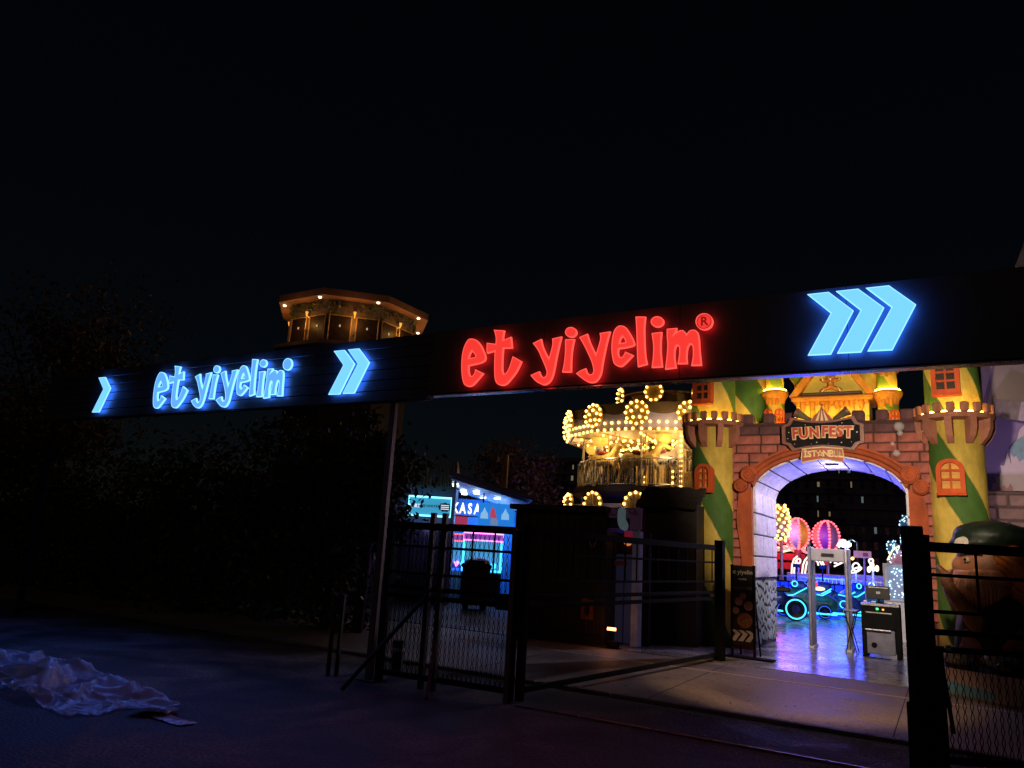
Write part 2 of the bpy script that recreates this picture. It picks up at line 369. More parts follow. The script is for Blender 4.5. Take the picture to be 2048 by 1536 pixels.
# ------------------------------------------------------------------ sign gantry over the gate
GY = 7.2
gan = thing('sign_gantry', 'long black overhead sign board on steel posts spanning the gateway', 'sign gantry', (0, GY, 0))
XL, XM, XR, ZB, ZT = -13.92, -5.42, .92, 3.405, 4.2
MB().span(XL, XM, .04, .14, ZB - .05, ZT, .01).build('board', BOARD, gan)
MB().span(XM + .004, XR, .03, .12, ZB, ZT + .02, .01).build('board', BOARD, gan)
sl = (ZT - ZB + .05) / 6
sme = MB().box((0, 0, 0), (XM - XL, .06, sl - .006), bev=.006).mesh('slat', SLAT)
for i in range(6): link('slat', sme, gan, ((XL + XM) / 2, .02, ZB - .05 + sl * (i + .5)))
pw = (XR - XM) / 4
pme = MB().box((0, 0, 0), (pw - .002, .03, ZT - ZB), bev=.004).mesh('panel', BOARD)
for i in range(4): link('panel', pme, gan, (XM + pw * (i + .5), .014, (ZB + ZT) / 2 + .01))
MB().span(XM, XR, .0, .12, ZB - .016, ZB - .004).build('bottom_trim', STEEL, gan)
MB().span(XL, XM, .0, .04, ZB - .065, ZB - .054).build('bottom_trim', DARKSTEEL, gan)
POSTM = mat('brown_steel_post', (.10, .075, .055), .5, .3, var=.25, bump=.1)
for px in (-13.7, -5.98, .78):
    MB().span(px - .04, px + .04, .03, .11, 0, ZB - .07, .008).build('post', POSTM if px == -5.98 else BLACK, gan)
    MB().span(px - .13, px + .13, -.02, .25, 0, .02, .004).build('base_plate', DARKSTEEL, gan)
# unseen floodlights added behind the board to light the castle front and pavement
def fill_flood(x, aim, e, spot, color):
    o = thing('floodlight', 'added black floodlight clamped behind the sign board at x %.0f' % x, 'floodlight', (x, GY + .5, ZB + .25))
    hood = MB().box((0, .02, 0), (.26, .1, .2), bev=.01).box((0, -.08, 0), (.05, .18, .05)); hood.build('housing', BLACK, o)
    l = lamp('fill_flood_lamp', 'SPOT', (0, .12, 0), e, color, o, .12, None, spot, .6)
    l.rotation_euler = (Vector(aim) - Vector((x, GY + .62, ZB + .25))).to_track_quat('-Z', 'Y').to_euler()
    return o
f1 = fill_flood(-.2, (-1.3, 15.1, 3.55), 2250, 55, (1.0, .78, .54)); f1['label'] = 'added black floodlight behind the board near the triple blue arrows'
f2 = fill_flood(-1.2, (-1.75, 10.8, 0), 520, 54, (1.0, .54, .26)); f2['label'] = 'added black floodlight behind the board near the red lettering'

def smooth_outline(pts, sharp=46, k=4):
    n = len(pts); P = [Vector(p) for p in pts]; out = []
    cor = []
    for i in range(n):
        a = P[i] - P[i - 1]; b = P[(i + 1) % n] - P[i]; cor.append(math.degrees(a.angle(b)) > sharp if a.length and b.length else True)
    for i in range(n):
        p1, p2 = P[i], P[(i + 1) % n]
        p0 = P[i - 1] if not cor[i] else p1; p3 = P[(i + 2) % n] if not cor[(i + 1) % n] else p2
        for j in range(k):
            t = j / k
            out.append(.5 * ((2 * p1) + (p2 - p0) * t + (2 * p0 - 5 * p1 + 4 * p2 - p3) * t * t + (3 * p1 - p0 - 3 * p2 + p3) * t ** 3))
    return [(p.x, p.y) for p in out]
def channel_letter(name, loops, face, edge, parent, loc, depth=.085, rim=.011, back=.055):
    """lit channel letter: face toward -Y, thin bright rim, glowing side returns"""
    bm = bmesh.new(); ed = []
    for lp in loops:
        vs = [bm.verts.new((p[0], -back, p[1])) for p in lp]
        ed += [bm.edges.new((vs[i], vs[(i + 1) % len(vs)])) for i in range(len(vs))]
    bmesh.ops.triangle_fill(bm, use_beauty=True, use_dissolve=False, edges=ed)
    ex = bmesh.ops.extrude_face_region(bm, geom=list(bm.faces))
    for v in [q for q in ex['geom'] if isinstance(q, bmesh.types.BMVert)]: v.co.y = -depth
    bmesh.ops.recalc_face_normals(bm, faces=bm.faces)
    fr = [f for f in bm.faces if f.normal.y < -.9]
    for f in bm.faces: f.material_index = 2 if f.normal.y > .9 else 1
    if rim: bmesh.ops.inset_region(bm, faces=fr, thickness=rim, use_even_offset=True)
    for f in fr: f.material_index = 0
    me = bpy.data.meshes.new(name); bm.to_mesh(me); bm.free(); me.materials.append(face); me.materials.append(edge); me.materials.append(RED_BACK if face is RED_FACE else BLUE_BACK)
    return link(name, me, parent, loc)
GLYPH = {
'e1': [[(-1.349, 0.247), (-1.272, 0.227), (-1.202, 0.161), (-1.149, 0.075), (-1.116, 0.0), (-1.125, -0.044), (-1.175, -0.066), (-1.247, -0.078), (-1.348, -0.09), (-1.344, -0.144), (-1.33, -0.193), (-1.31, -0.218), (-1.282, -0.217), (-1.257, -0.182), (-1.252, -0.137), (-1.132, -0.195), (-1.212, -0.28), (-1.272, -0.332), (-1.336, -0.344), (-1.395, -0.309), (-1.431, -0.218), (-1.452, -0.088), (-1.454, 0.043), (-1.435, 0.148), (-1.394, 0.226)], [(-1.317, 0.094), (-1.266, 0.036), (-1.264, 0.009), (-1.356, 0.003), (-1.342, 0.058)]] ,
't': [[(-1.028, 0.326), (-0.88, 0.304), (-0.892, 0.241), (-0.89, 0.186), (-0.786, 0.22), (-0.762, 0.08), (-0.883, 0.087), (-0.884, -0.049), (-0.875, -0.175), (-0.854, -0.224), (-0.815, -0.203), (-0.777, -0.12), (-0.749, -0.017), (-0.626, -0.087), (-0.684, -0.204), (-0.756, -0.292), (-0.822, -0.35), (-0.892, -0.354), (-0.948, -0.319), (-0.976, -0.247), (-0.989, -0.12), (-0.994, -0.009), (-0.994, 0.063), (-1.056, 0.052), (-1.101, 0.044), (-1.111, 0.096), (-1.113, 0.174), (-1.065, 0.165), (-0.991, 0.15), (-0.992, 0.215), (-1.01, 0.281)]] ,
'y1': [[(-0.495, 0.115), (-0.386, 0.157), (-0.361, 0.065), (-0.314, -0.023), (-0.278, -0.079), (-0.257, 0.003), (-0.242, 0.086), (-0.249, 0.148), (-0.131, 0.163), (-0.154, 0.063), (-0.18, -0.072), (-0.198, -0.191), (-0.218, -0.287), (-0.255, -0.352), (-0.319, -0.382), (-0.386, -0.36), (-0.447, -0.318), (-0.501, -0.259), (-0.444, -0.238), (-0.391, -0.22), (-0.367, -0.27), (-0.332, -0.295), (-0.305, -0.282), (-0.297, -0.237), (-0.323, -0.167), (-0.37, -0.072), (-0.426, 0.032)]] ,
'i1': [[(-0.087, 0.125), (0.029, 0.118), (0.01, 0.019), (0.002, -0.101), (0.005, -0.257), (-0.106, -0.25), (-0.087, -0.139), (-0.081, -0.004)]] ,
'y2': [[(0.084, 0.133), (0.182, 0.166), (0.213, 0.076), (0.251, -0.001), (0.291, -0.078), (0.316, 0.008), (0.336, 0.095), (0.326, 0.158), (0.451, 0.166), (0.421, 0.058), (0.395, -0.072), (0.376, -0.187), (0.358, -0.302), (0.315, -0.372), (0.269, -0.391), (0.215, -0.383), (0.152, -0.347), (0.063, -0.276), (0.116, -0.245), (0.178, -0.224), (0.195, -0.27), (0.227, -0.298), (0.258, -0.293), (0.269, -0.253), (0.245, -0.163), (0.194, -0.056), (0.135, 0.053)]] ,
'e2': [[(0.567, 0.22), (0.62, 0.201), (0.666, 0.138), (0.713, 0.054), (0.731, 0.002), (0.714, -0.019), (0.634, -0.033), (0.552, -0.038), (0.549, -0.084), (0.562, -0.121), (0.588, -0.134), (0.609, -0.111), (0.628, -0.073), (0.72, -0.119), (0.653, -0.186), (0.595, -0.232), (0.551, -0.229), (0.505, -0.197), (0.482, -0.122), (0.469, -0.02), (0.474, 0.082), (0.493, 0.169), (0.53, 0.212)], [(0.59, 0.098), (0.62, 0.055), (0.625, 0.028), (0.561, 0.024), (0.569, 0.067)]] ,
'l': [[(0.733, 0.303), (0.846, 0.291), (0.837, 0.165), (0.843, 0.006), (0.855, -0.137), (0.875, -0.23), (0.771, -0.251), (0.761, -0.13), (0.752, 0.043), (0.743, 0.188)]] ,
'i2': [[(0.914, 0.103), (1.025, 0.106), (1.018, -0.009), (1.022, -0.136), (1.038, -0.27), (0.921, -0.269), (0.933, -0.157), (0.934, -0.03)]] ,
'm': [[(1.077, 0.134), (1.185, 0.133), (1.175, 0.096), (1.164, 0.076), (1.209, 0.103), (1.25, 0.103), (1.278, 0.073), (1.286, 0.057), (1.318, 0.093), (1.366, 0.096), (1.4, 0.068), (1.417, -0.003), (1.425, -0.127), (1.441, -0.282), (1.335, -0.277), (1.351, -0.189), (1.351, -0.093), (1.34, -0.058), (1.32, -0.052), (1.3, -0.089), (1.291, -0.171), (1.297, -0.254), (1.195, -0.249), (1.209, -0.165), (1.211, -0.082), (1.197, -0.055), (1.179, -0.058), (1.167, -0.106), (1.167, -0.189), (1.183, -0.29), (1.065, -0.297), (1.078, -0.182), (1.086, -0.043), (1.078, 0.056)]] ,
'd1': [[(0.051, 0.195), (0.047, 0.213), (0.036, 0.231), (0.02, 0.245), (-0.0, 0.256), (-0.022, 0.261), (-0.044, 0.26), (-0.064, 0.254), (-0.079, 0.242), (-0.088, 0.226), (-0.091, 0.208), (-0.087, 0.189), (-0.076, 0.172), (-0.059, 0.157), (-0.039, 0.147), (-0.017, 0.142), (0.005, 0.143), (0.024, 0.149), (0.039, 0.161), (0.049, 0.177)]] ,
'd2': [[(1.044, 0.214), (1.041, 0.233), (1.03, 0.25), (1.014, 0.265), (0.995, 0.275), (0.972, 0.281), (0.95, 0.28), (0.93, 0.274), (0.915, 0.262), (0.905, 0.247), (0.902, 0.229), (0.906, 0.21), (0.916, 0.193), (0.932, 0.178), (0.952, 0.168), (0.974, 0.163), (0.996, 0.163), (1.016, 0.17), (1.031, 0.181), (1.041, 0.196)]] ,
'R': [[(1.554, 0.163), (1.549, 0.191), (1.537, 0.216), (1.517, 0.238), (1.493, 0.253), (1.466, 0.26), (1.438, 0.259), (1.414, 0.249), (1.394, 0.232), (1.382, 0.208), (1.377, 0.182), (1.382, 0.154), (1.395, 0.128), (1.414, 0.107), (1.439, 0.092), (1.466, 0.085), (1.493, 0.087), (1.518, 0.097), (1.537, 0.114), (1.549, 0.137)]] ,
}

def lettering(label, X0, Z0, face, edge, name, last):
    t = thing('lettering_sign', label, 'lit sign', (X0, GY, Z0))
    for k, loops in GLYPH.items():
        L = [smooth_outline(lp) for lp in loops]
        nm = 'registered_mark' if k == 'R' else ('letter_dot' if k in ('d1', 'd2') else 'letter')
        o = channel_letter(nm, L, face, edge, t, (0, 0, 0))
        if k == 'R' and last:
            me = text_mesh('R', .13, mat('dark_red_print', (.25, .01, .01), .5, emit=(.4, .01, .01), es=.6), .002, .003)
            link('letter_print', me, o, (1.466, -.087, .171))
            ring = MB().tube([(1.466 + .072 * math.cos(a * PI / 16), -.087, .171 + .072 * math.sin(a * PI / 16)) for a in range(32)], .004, 6, closed=True)
            ring.build('print_ring', MATS['dark_red_print'], o)
    return t
rs = lettering('large glowing red "et yiyelim" lettering on the black board', -3.44, 3.8, RED_FACE, RED_EDGE, 'red', True)
bs = lettering('glowing blue "et yiyelim" lettering on the ribbed left half of the board', -9.30, 3.775, BLUE_LET, BLUE_EDGE, 'blue', False)
lamp('sign_glow', 'AREA', (-.0, -.14, -.05), 15, (1.0, .05, .02), rs, 2.8, None, sy=.4).rotation_euler = (R(-74), 0, 0)
lamp('sign_glow', 'AREA', (-.0, -.14, -.05), 48, (.06, .16, 1.0), bs, 2.8, None, sy=.4).rotation_euler = (R(-74), 0, 0)
CHEV = [(-.09, .3), (.10, .3), (.305, .095), (.10, -.305), (-.1, -.3), (.112, .09)]
def arrows(n, x, z, label):
    t = thing('arrow_sign', label, 'lit sign', (x, GY, z), group='blue arrow signs on the gantry')
    for i in range(n): channel_letter('chevron', [[(p[0] + i * .252, p[1]) for p in CHEV]], BLUE_FACE, BLUE_EDGE, t, (0, 0, 0), depth=.08, rim=.008, back=.06)
    lamp('sign_glow', 'AREA', (.1 + (n - 1) * .126, -.16, 0), (30, 20, 7)[n - 1], (.06, .20, 1.0), t, .2 + .25 * n, None, sy=.5).rotation_euler = (R(-74), 0, 0)
    return t
arrows(3, -.905, 3.845, 'glowing triple blue chevron arrow at the right end of the board')
arrows(2, -6.90, 3.772, 'glowing double blue chevron arrow between the blue and red lettering')
arrows(1, -12.25, 3.735, 'single glowing blue chevron at the left end of the board')
# ------------------------------------------------------------------ castle gateway
CY = 15.1
ACX, AA, AZ, AB, PB = -1.86, 1.37, 2.92, .78, 17.25       # arch centre, half span, springing, rise, back of the passage
def arc(a, b, a0=0.0, a1=180.0, n=28): return [(ACX + a * math.cos(R(a0 + (a1 - a0) * i / n)), AZ + b * math.sin(R(a0 + (a1 - a0) * i / n))) for i in range(n + 1)]
gate = thing('castle_gateway', 'red brick castle gateway with wide blue-lit arched passage between striped towers', 'gateway', (0, 0, 0))
out = [(-3.75, 0), (-3.75, 4.33), (.0, 4.33), (.0, 0), (ACX + AA, 0)] + arc(AA, AB) + [(ACX - AA, 0)]
wall = MB().prism(out, CY, PB).build('wall', MORTAR, gate)
rb = random.Random(3)
z = .03; row = 0
while z < 4.3:
    h = rb.uniform(.165, .215)
    if 3.93 < z < 4.12: h = 4.13 - z if 4.13 - z > .12 else h
    z1 = min(z + h, 4.325)
    x = -3.62 - rb.uniform(0, .35)
    while x < -.1:
        w = rb.uniform(.30, .52); x1 = min(x + w, -.02); x0 = max(x, -3.74)
        if x1 - x0 > .06:
            cx, cz = (x0 + x1) / 2, (z + z1) / 2
            def inside(px, pz): return abs(px - ACX) < AA + .14 if pz < AZ else ((px - ACX) / (AA + .1)) ** 2 + ((pz - AZ) / (AB + .14)) ** 2 < 1
            if not inside(cx, cz) or not (inside(x0, cz) and inside(x1, cz)):
                xa, xb = x0, x1
                if cz < AZ:
                    if xa < ACX and xb > ACX - AA - .02: xb = min(xb, ACX - AA - .02)
                    if xb > ACX and xa < ACX + AA + .02: xa = max(xa, ACX + AA + .02)
                else:
                    q = 1 - ((cz - AZ - .0) / (AB + .03)) ** 2
                    if q > 0:
                        lim = (AA + .03) * math.sqrt(q)
                        if ACX - lim < xb and cx < ACX: xb = min(xb, ACX - lim)
                        if ACX + lim > xa and cx > ACX: xa = max(xa, ACX + lim)
                if xb - xa > .05:
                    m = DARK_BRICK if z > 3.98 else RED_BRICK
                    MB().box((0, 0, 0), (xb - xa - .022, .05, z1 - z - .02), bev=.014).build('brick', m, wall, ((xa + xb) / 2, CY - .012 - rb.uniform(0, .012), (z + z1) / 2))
        x += w
    z = z1; row += 1
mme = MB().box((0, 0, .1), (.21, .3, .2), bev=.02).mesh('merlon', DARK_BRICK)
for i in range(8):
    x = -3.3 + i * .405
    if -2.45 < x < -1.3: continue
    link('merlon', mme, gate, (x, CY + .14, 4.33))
# terracotta surround: shoulders, volutes and wavy pilasters
o2 = arc(AA + .20, AB + .20, 20, 160, 24); i2 = arc(AA - .015, AB - .015, 12, 168, 28)
trim = MB().prism(o2 + i2[::-1], CY - .10, CY + .06).build('arch_trim', TERRA, gate)
bead = MB().tube([(p[0], CY - .11, p[1]) for p in arc(AA + .10, AB + .10, 16, 164, 30)], .055, 8); bead.build('bead', TERRA, trim, smooth=True)
for sgn in (-1, 1):
    ex = ACX + sgn * AA
    prof_o = [(.30, 0), (.25, .5), (.20, .95), (.19, 1.5), (.22, 1.95), (.28, 2.35), (.26, 2.75), (.20, 3.02)]
    pts = [(ex - sgn * .012, 0)] + [(ex + sgn * a, b) for a, b in smooth_outline(prof_o, 60, 3)[:-3]] + [(ex - sgn * .012, 3.05)]
    MB().prism(pts, CY - .09, CY + .06).build('pilaster', TERRA, gate)
    for (cx, cz, rr) in ((ex + sgn * .03, 3.30, .165), (ex + sgn * .19, 3.08, .135)):
        v = MB().lathe([(0, 0), (rr, 0), (rr, .10), (rr * .8, .13), (0, .13)], 24)
        v.v = [(p[0], -p[2], p[1]) for p in v.v]
        vo = v.build('volute', TERRA, gate, (cx, CY - .06, cz))
        sp = [(math.cos(a) * r_, -.14, math.sin(a) * r_) for k in range(44) for a, r_ in [(sgn * (k * .36), rr * (1 - k / 48.0) * .92)]]
        MB().tube(sp, [.026 * (1 - k / 60) * rr / .165 for k in range(44)], 6).build('scroll', TERRA, vo, smooth=True)
# passage lining: painted blocks on the jambs and under the vault, cobbles below
lin = arc(AA + .004, AB + .004); lin2 = arc(AA - .012, AB - .012)
lining = MB().prism([(ACX + AA + .004, .016)] + lin + [(ACX - AA - .004, .016), (ACX - AA + .012, .016)] + lin2[::-1] + [(ACX + AA - .012, .016)], CY + .03, PB - .02).build('lining', JOINT, gate)
for sgn in (-1, 1):
    ex = ACX + sgn * (AA - .03); zz = 1.32
    for r_ in range(4):
        h = .415; ys = [CY + .02, CY + rb.uniform(.9, 1.3), PB]
        if r_ % 2: ys = [CY + .02, CY + rb.uniform(.5, .8), CY + rb.uniform(1.4, 1.7), PB]
        for a, b in zip(ys[:-1], ys[1:]):
            MB().box((0, 0, 0), (.06, b - a - .026, h - .024), bev=.012).build('block', LINING, lining, (ex, (a + b) / 2, zz + h / 2))
        zz += h
    y = CY + .03; n_ = 0
    while y < PB - .06:
        w = rb.uniform(.09, .17); w = min(w, PB - .02 - y); zc = .03 + rb.uniform(0, .12)
        while zc < 1.28:
            hh = min(rb.uniform(.13, .30), 1.30 - zc)
            if hh > .05:
                mb = MB(); q = [(w / 2 - .022) * (1 + rb.uniform(-.12, .0)), (hh / 2 - .022)]
                pl = [(q[0] * math.copysign(abs(math.cos(a)) ** .55, math.cos(a)), q[1] * math.copysign(abs(math.sin(a)) ** .55, math.sin(a))) for a in [k * PI / 5 + .3 for k in range(10)]]
                mb.add([(0, p[0], p[1]) for p in pl] + [(-sgn * .022, p[0] * .75, p[1] * .8) for p in pl], [tuple(range(10, 20))] + [(k, (k + 1) % 10, 10 + (k + 1) % 10, 10 + k) for k in range(10)])
                mb.build('cobble', COBBLE, lining, (ACX + sgn * (AA - .02) - sgn * .008, y + w / 2, zc + hh / 2))
            zc += hh
        y += w
NV = 9
for k in range(NV):
    a0, a1 = 180 * k / NV + .9, 180 * (k + 1) / NV - .9
    for (ya, yb) in ((CY + .02, CY + 1.05 + (.25 if k % 2 else 0)), (CY + 1.07 + (.25 if k % 2 else 0), PB)):
        A = arc(AA - .002, AB - .002, a0, a1, 4); B = arc(AA - .05, AB - .05, a0, a1, 4)
        MB().prism(A + B[::-1], ya, yb).build('vault_block', LINING, lining)
# black lamp under the vault
lp = at(1664, 926, 16.1)
vl = thing('vault_lamp', 'small black lamp fixed under the top of the arch', 'lamp', (lp.x, 16.1, lp.z))
MB().box((0, 0, 0), (.24, .12, .10), bev=.01).build('housing', BLACK, vl)
MB().span(-.015, .015, -.015, .015, .05, AZ + AB - .05 - lp.z).build('bracket', BLACK, vl)
lamp('blue_wash', 'POINT', (.0, -.1, -.22), 26, (.34, .32, 1.0), vl, .06)
lamp('blue_wash', 'POINT', (.0, .55, -.12), 30, (.40, .32, 1.0), vl, .06)

# ------------------------------------------------------------------ round towers
def arch_outline(w, h, n=10):
    r_ = w / 2; return [(-r_, 0), (-r_, h - r_)] + [(r_ * math.cos(PI - PI * i / n), h - r_ + r_ * .85 * math.sin(PI - PI * i / n)) for i in range(1, n)] + [(r_, h - r_), (r_, 0)]
def window(parent, loc, w, h, rz, pane_m, fm=ORANGE, cols=2, rows=3, depth=.12, label=None):
    fo = arch_outline(w, h); t = w * .17; fi = [(x * (w / 2 - t) / (w / 2), t + zz * (h - 2 * t) / h) for x, zz in fo]
    wi = MB().prism(fo, -depth, .05, [fi]).build('window', fm, parent, loc, rz=rz, label=label)
    iw, ih = w - 2 * t, h - 2 * t
    for i in range(cols):
        for j in range(rows):
            x = -iw / 2 + iw * (i + .5) / cols; zz = t + ih * (j + .5) / rows
            MB().box((0, 0, 0), (iw / cols - .012, .012, ih / rows - .016)).build('pane', pane_m, wi, (x, -depth * .3, zz))
    for i in range(1, cols): MB().span(-iw / 2 + iw * i / cols - .016, -iw / 2 + iw * i / cols + .016, -depth * .72, -depth * .3, t, h - t).build('glazing_bar', fm, wi)
    for j in range(1, rows): MB().span(-iw / 2, iw / 2, -depth * .66, -depth * .3, t + ih * j / rows - .02, t + ih * j / rows + .02).build('glazing_bar', fm, wi)
    MB().span(-w / 2 - .01, w / 2 + .01, -depth - .03, -.01, -.045, -.003, .006).build('sill', fm, wi)
    return wi
def tower(x, y, label, phase, wins, side):
    t = thing('castle_tower', label, 'tower', (x, y, 0))
    rr = .44
    prof = [(rr + .02, .016), (rr + .005, .6), (rr, 2.0), (rr, 4.25)]
    MB().lathe(prof, 48).build('shaft', stripes('stripe_paint_low_' + side, 2.5, phase, width=.42), t, smooth=True)
    MB().lathe([(rr - .005, 4.25), (rr - .01, 6.2)], 48).build('upper_shaft', stripes('stripe_paint_high_' + side, 2.5, .22, width=.42), t, smooth=True)
    MB().lathe([(rr, 4.24), (.62, 4.27), (.645, 4.31), (.645, 4.345), (.60, 4.36), (rr - .02, 4.36)], 48, cap=False).build('ledge', CORBEL, t, smooth=False)
    n = 18
    me = MB().box((0, 0, .085), (.075, .13, .17), bev=.018).mesh('merlon', CORBEL)
    for i in range(n): a = 2 * PI * i / n + .1; link('merlon', me, t, (.60 * math.cos(a), .60 * math.sin(a), 4.36), a)
    ns = 14
    cb = MB().prism([(.40, 0), (.46, .02), (.56, .14), (.62, .28), (.63, .46), (.40, .46)], -.055, .055).mesh('corbel', CORBEL)
    for i in range(10): a = 2 * PI * i / 10 + .16; link('corbel', cb, t, (0, 0, 3.815), a)
    MB().tube([(.53 * math.cos(2 * PI * k / 32), .53 * math.sin(2 * PI * k / 32), 4.385) for k in range(32)], .014, 6, closed=True).build('light_strip', LED_Y, t)
    MB().lathe([(.5, 6.2), (.5, 6.26), (.0, 6.85)], 32).build('roof', ORANGE, t)
    for (px, py, w, h, rz, pm) in wins:
        p = at(px, py, y - rr + .03); window(t, (p.x - x, -rr + .03, p.z), w, h, rz, pm)
    return t
tower(-4.01, 15.2, 'round yellow and green striped castle tower left of the arch', .49, [(1411, 982, .36, .56, R(-14), WARMPANE), (1408, 806, .40, .60, R(-10), DARKPANE)], 'left')
tower(.27, 15.2, 'round yellow and green striped castle tower right of the arch', .48, [(1904, 987, .43, .62, R(-4), WARMPANE), (1893, 789, .44, .62, R(-4), DARKPANE)], 'right')
# taller towers standing behind the front pair
for (x, lab, ph) in ((-3.62, 'yellow and green tower top behind the left striped tower', .15), (.35, 'yellow tower top behind the right striped tower', .6)):
    t = thing('back_tower', lab, 'tower', (x, 16.6, 4.33))
    MB().lathe([(.46, 0), (.46, 1.32)], 40).build('shaft', stripes('stripe_paint_back_%d' % int(ph * 100), 1.9, ph), t, smooth=True)
    MB().lathe([(.46, 1.27), (.53, 1.31), (.55, 1.42), (.44, 1.44), (.44, 1.9)], 40).build('cornice', mat('pale_yellow_paint', (.65, .55, .2), .5), t)
# ------------------------------------------------------------------ slim turrets and gingerbread house behind the wall
def turret(px, label, ph):
    Y = 16.35; a = at(px, 845, Y); s = thing('turret', label, 'turret', (a.x, Y, 0), group='slim turrets behind the gateway wall')
    zr = at(px, 790, Y).z
    MB().lathe([(.19, 4.33), (.19, zr - .35), (.19, zr - .1)], 28).build('shaft', stripes('turret_paint_%d' % px, 1.2, ph, ycol=(.6, .42, .05), gcol=(.16, .26, .02)), s, smooth=True)
    MB().lathe([(.19, zr - .22), (.21, zr - .12), (.26, zr - .04), (.275, zr), (.275, zr + .055), (.22, zr + .07), (.16, zr + .07)], 28, cap=False).build('collar', ICING, s, smooth=True)
    MB().lathe([(.18, zr + .06), (.18, zr + .8)], 28).build('upper_shaft', MATS['turret_paint_%d' % px], s, smooth=True)
    MB().tube([(.225 * math.cos(2 * PI * k / 24), .225 * math.sin(2 * PI * k / 24), zr + .09) for k in range(24)], .012, 6, closed=True).build('light_strip', LED_Y, s)
    for k in range(5):
        aa = -PI / 2 + (k - 2) * .35; MB().box((.20 * math.cos(aa), .20 * math.sin(aa), zr - .14 - .05 * (k % 2)), (.06, .07, .16), rz=aa, bev=.02).build('icing_drip', ICING, s)
    MB().lathe([(.21, zr + .45), (.24, zr + .5), (.24, zr + .56), (0, zr + 1.0)], 24).build('roof', ORANGE, s)
    for k in range(3): MB().box((-.08 + .08 * k, -.18, zr + .42), (.06, .05, .12 + .05 * (k % 2)), bev=.015).build('icing_drip', ICING, s)
    for rz, dx in ((R(-38), -.11), (R(30), .10)): window(s, (dx, -.15, zr - .62), .19, .30, rz, WARMPANE, cols=2, rows=2, depth=.06)
    lamp('up_light', 'POINT', (0, -.42, zr - .75), 6, (1.0, .66, .16), s, .05)
    return s
turret(1551, 'slim green and yellow turret left of the gingerbread house', .1)
turret(1778, 'slim green and yellow turret right of the gingerbread house', .55)
HY = 16.3
x0, x1, z0, z1 = rng(1592, 806, 1741, 850, HY)
hs = thing('gingerbread_house', 'yellow gingerbread house front with orange gable and cookie figure above the wall', 'house', ((x0 + x1) / 2, HY, 0))
hw = (x1 - x0) / 2
YWALL = mat('yellow_block_wall', (.62, .42, .035), .5, var=.15, scale=2, bump=.15)
MB().span(-hw + .02, hw - .02, .03, .9, 4.33, z1 - .02).build('wall', YWALL, hs)
for r_ in range(1):
    zb = z1 - .02 - .30 * (r_ + 1)
    for c_ in range(5):
        w = (2 * hw) / 5; MB().box((0, 0, 0), (w - .012, .04, .288), bev=.008).build('block', YWALL, hs, (-hw + w * (c_ + .5), .012, zb + .15))
MB().span(-hw - .08, hw + .08, -.14, .9, z1, z1 + .11, .03).build('eave', ICING, hs)
ap = 1.05
MB().prism([(-hw - .08, z1 + .115), (hw + .08, z1 + .115), (0, z1 + .115 + ap)], .10, .85).build('gable', mat('yellow_gable', (.58, .44, .04), .5, var=.15), hs)
for sgn in (-1, 1):
    MB().prism([(sgn * (hw + .12), z1 + .115), (sgn * (hw - .04), z1 + .115), (0, z1 + .115 + ap - .08), (0, z1 + .115 + ap + .09)], -.12, .10).build('gable_board', ICING, hs)
MB().span(-hw + .12, hw - .12, -.10, .08, z1 + .115, z1 + .19, .02).build('shelf', mat('dark_brown_paint', (.06, .03, .02), .5), hs)
rd = random.Random(8)
for i in range(15):
    x = -hw + .05 + i * (2 * hw - .1) / 14; ln = rd.uniform(.06, .24)
    MB().tube([(x, -.05, z1 + .03), (x, -.05, z1 - ln * .6), (x, -.05, z1 - ln)], [.055, .05, .02], 8).build('icing_drip', ICING, hs, smooth=True)
ck = []
def capsule(a, b, r_, n=6): return (a, b, r_, r_)
gb = blob('gingerbread_figure', [((0, 0, .52), (.15, .06, .14), 0), capsule((0, 0, .40), (0, 0, .22), .11), capsule((0, 0, .36), (-.26, 0, .44), .065), capsule((0, 0, .36), (.26, 0, .44), .065), capsule((-.03, 0, .2), (-.26, 0, .09), .075), capsule((.03, 0, .2), (.26, 0, .09), .075)], COOKIE, .02, 4)
gf = link('gingerbread_figure', gb, hs, (0, -.06, z1 + .17)); gf.scale = (.66, .8, .66)
IC = mat('white_icing', (.75, .68, .5), .4)
for (x, zz) in ((0, .40), (0, .30)): MB().ball((x, -.12, zz), .022).build('button', IC, gf)
for x in (-.05, .05): MB().ball((x, -.07, .55), .018).build('eye', DARKPANE, gf)
MB().tube([(-.06 + .12 * k / 8, -.075, .48 - .03 * math.sin(PI * k / 8)) for k in range(9)], .01, 6).build('mouth', IC, gf)
for pts in ([(-.28, .50), (-.22, .38)], [(.28, .50), (.22, .38)], [(-.27, .02), (-.20, .15)], [(.27, .02), (.20, .15)]):
    MB().tube([(pts[0][0], -.075, pts[0][1]), ((pts[0][0] + pts[1][0]) / 2 + .02, -.085, (pts[0][1] + pts[1][1]) / 2), (pts[1][0], -.075, pts[1][1])], .011, 6).build('icing_line', IC, gf)
for sgn in (-1, 1):
    MB().lathe([(.19, z1 + .2), (.19, z1 + .55), (.30, z1 + .72), (.31, z1 + .82), (.2, z1 + .84), (.2, z1 + 1.2)], 24).build('corner_turret', MATS['turret_paint_1551'] if sgn < 0 else MATS['turret_paint_1778'], hs, (sgn * (hw - .05), .75, 0), smooth=True)
for x in (-.45, .45): lamp('up_light', 'POINT', (x, -.6, 4.42), 17, (1.0, .60, .10), hs, .05)
MB().span(-1.45, 1.45, -.72, -.69, 4.335, 4.36).build('light_strip', LED_Y, hs)
for x, e in ((-2.2, 5), (2.3, 5)): lamp('up_light', 'POINT', (x, -.5, 4.5), e, (1.0, .66, .12), hs, .05)
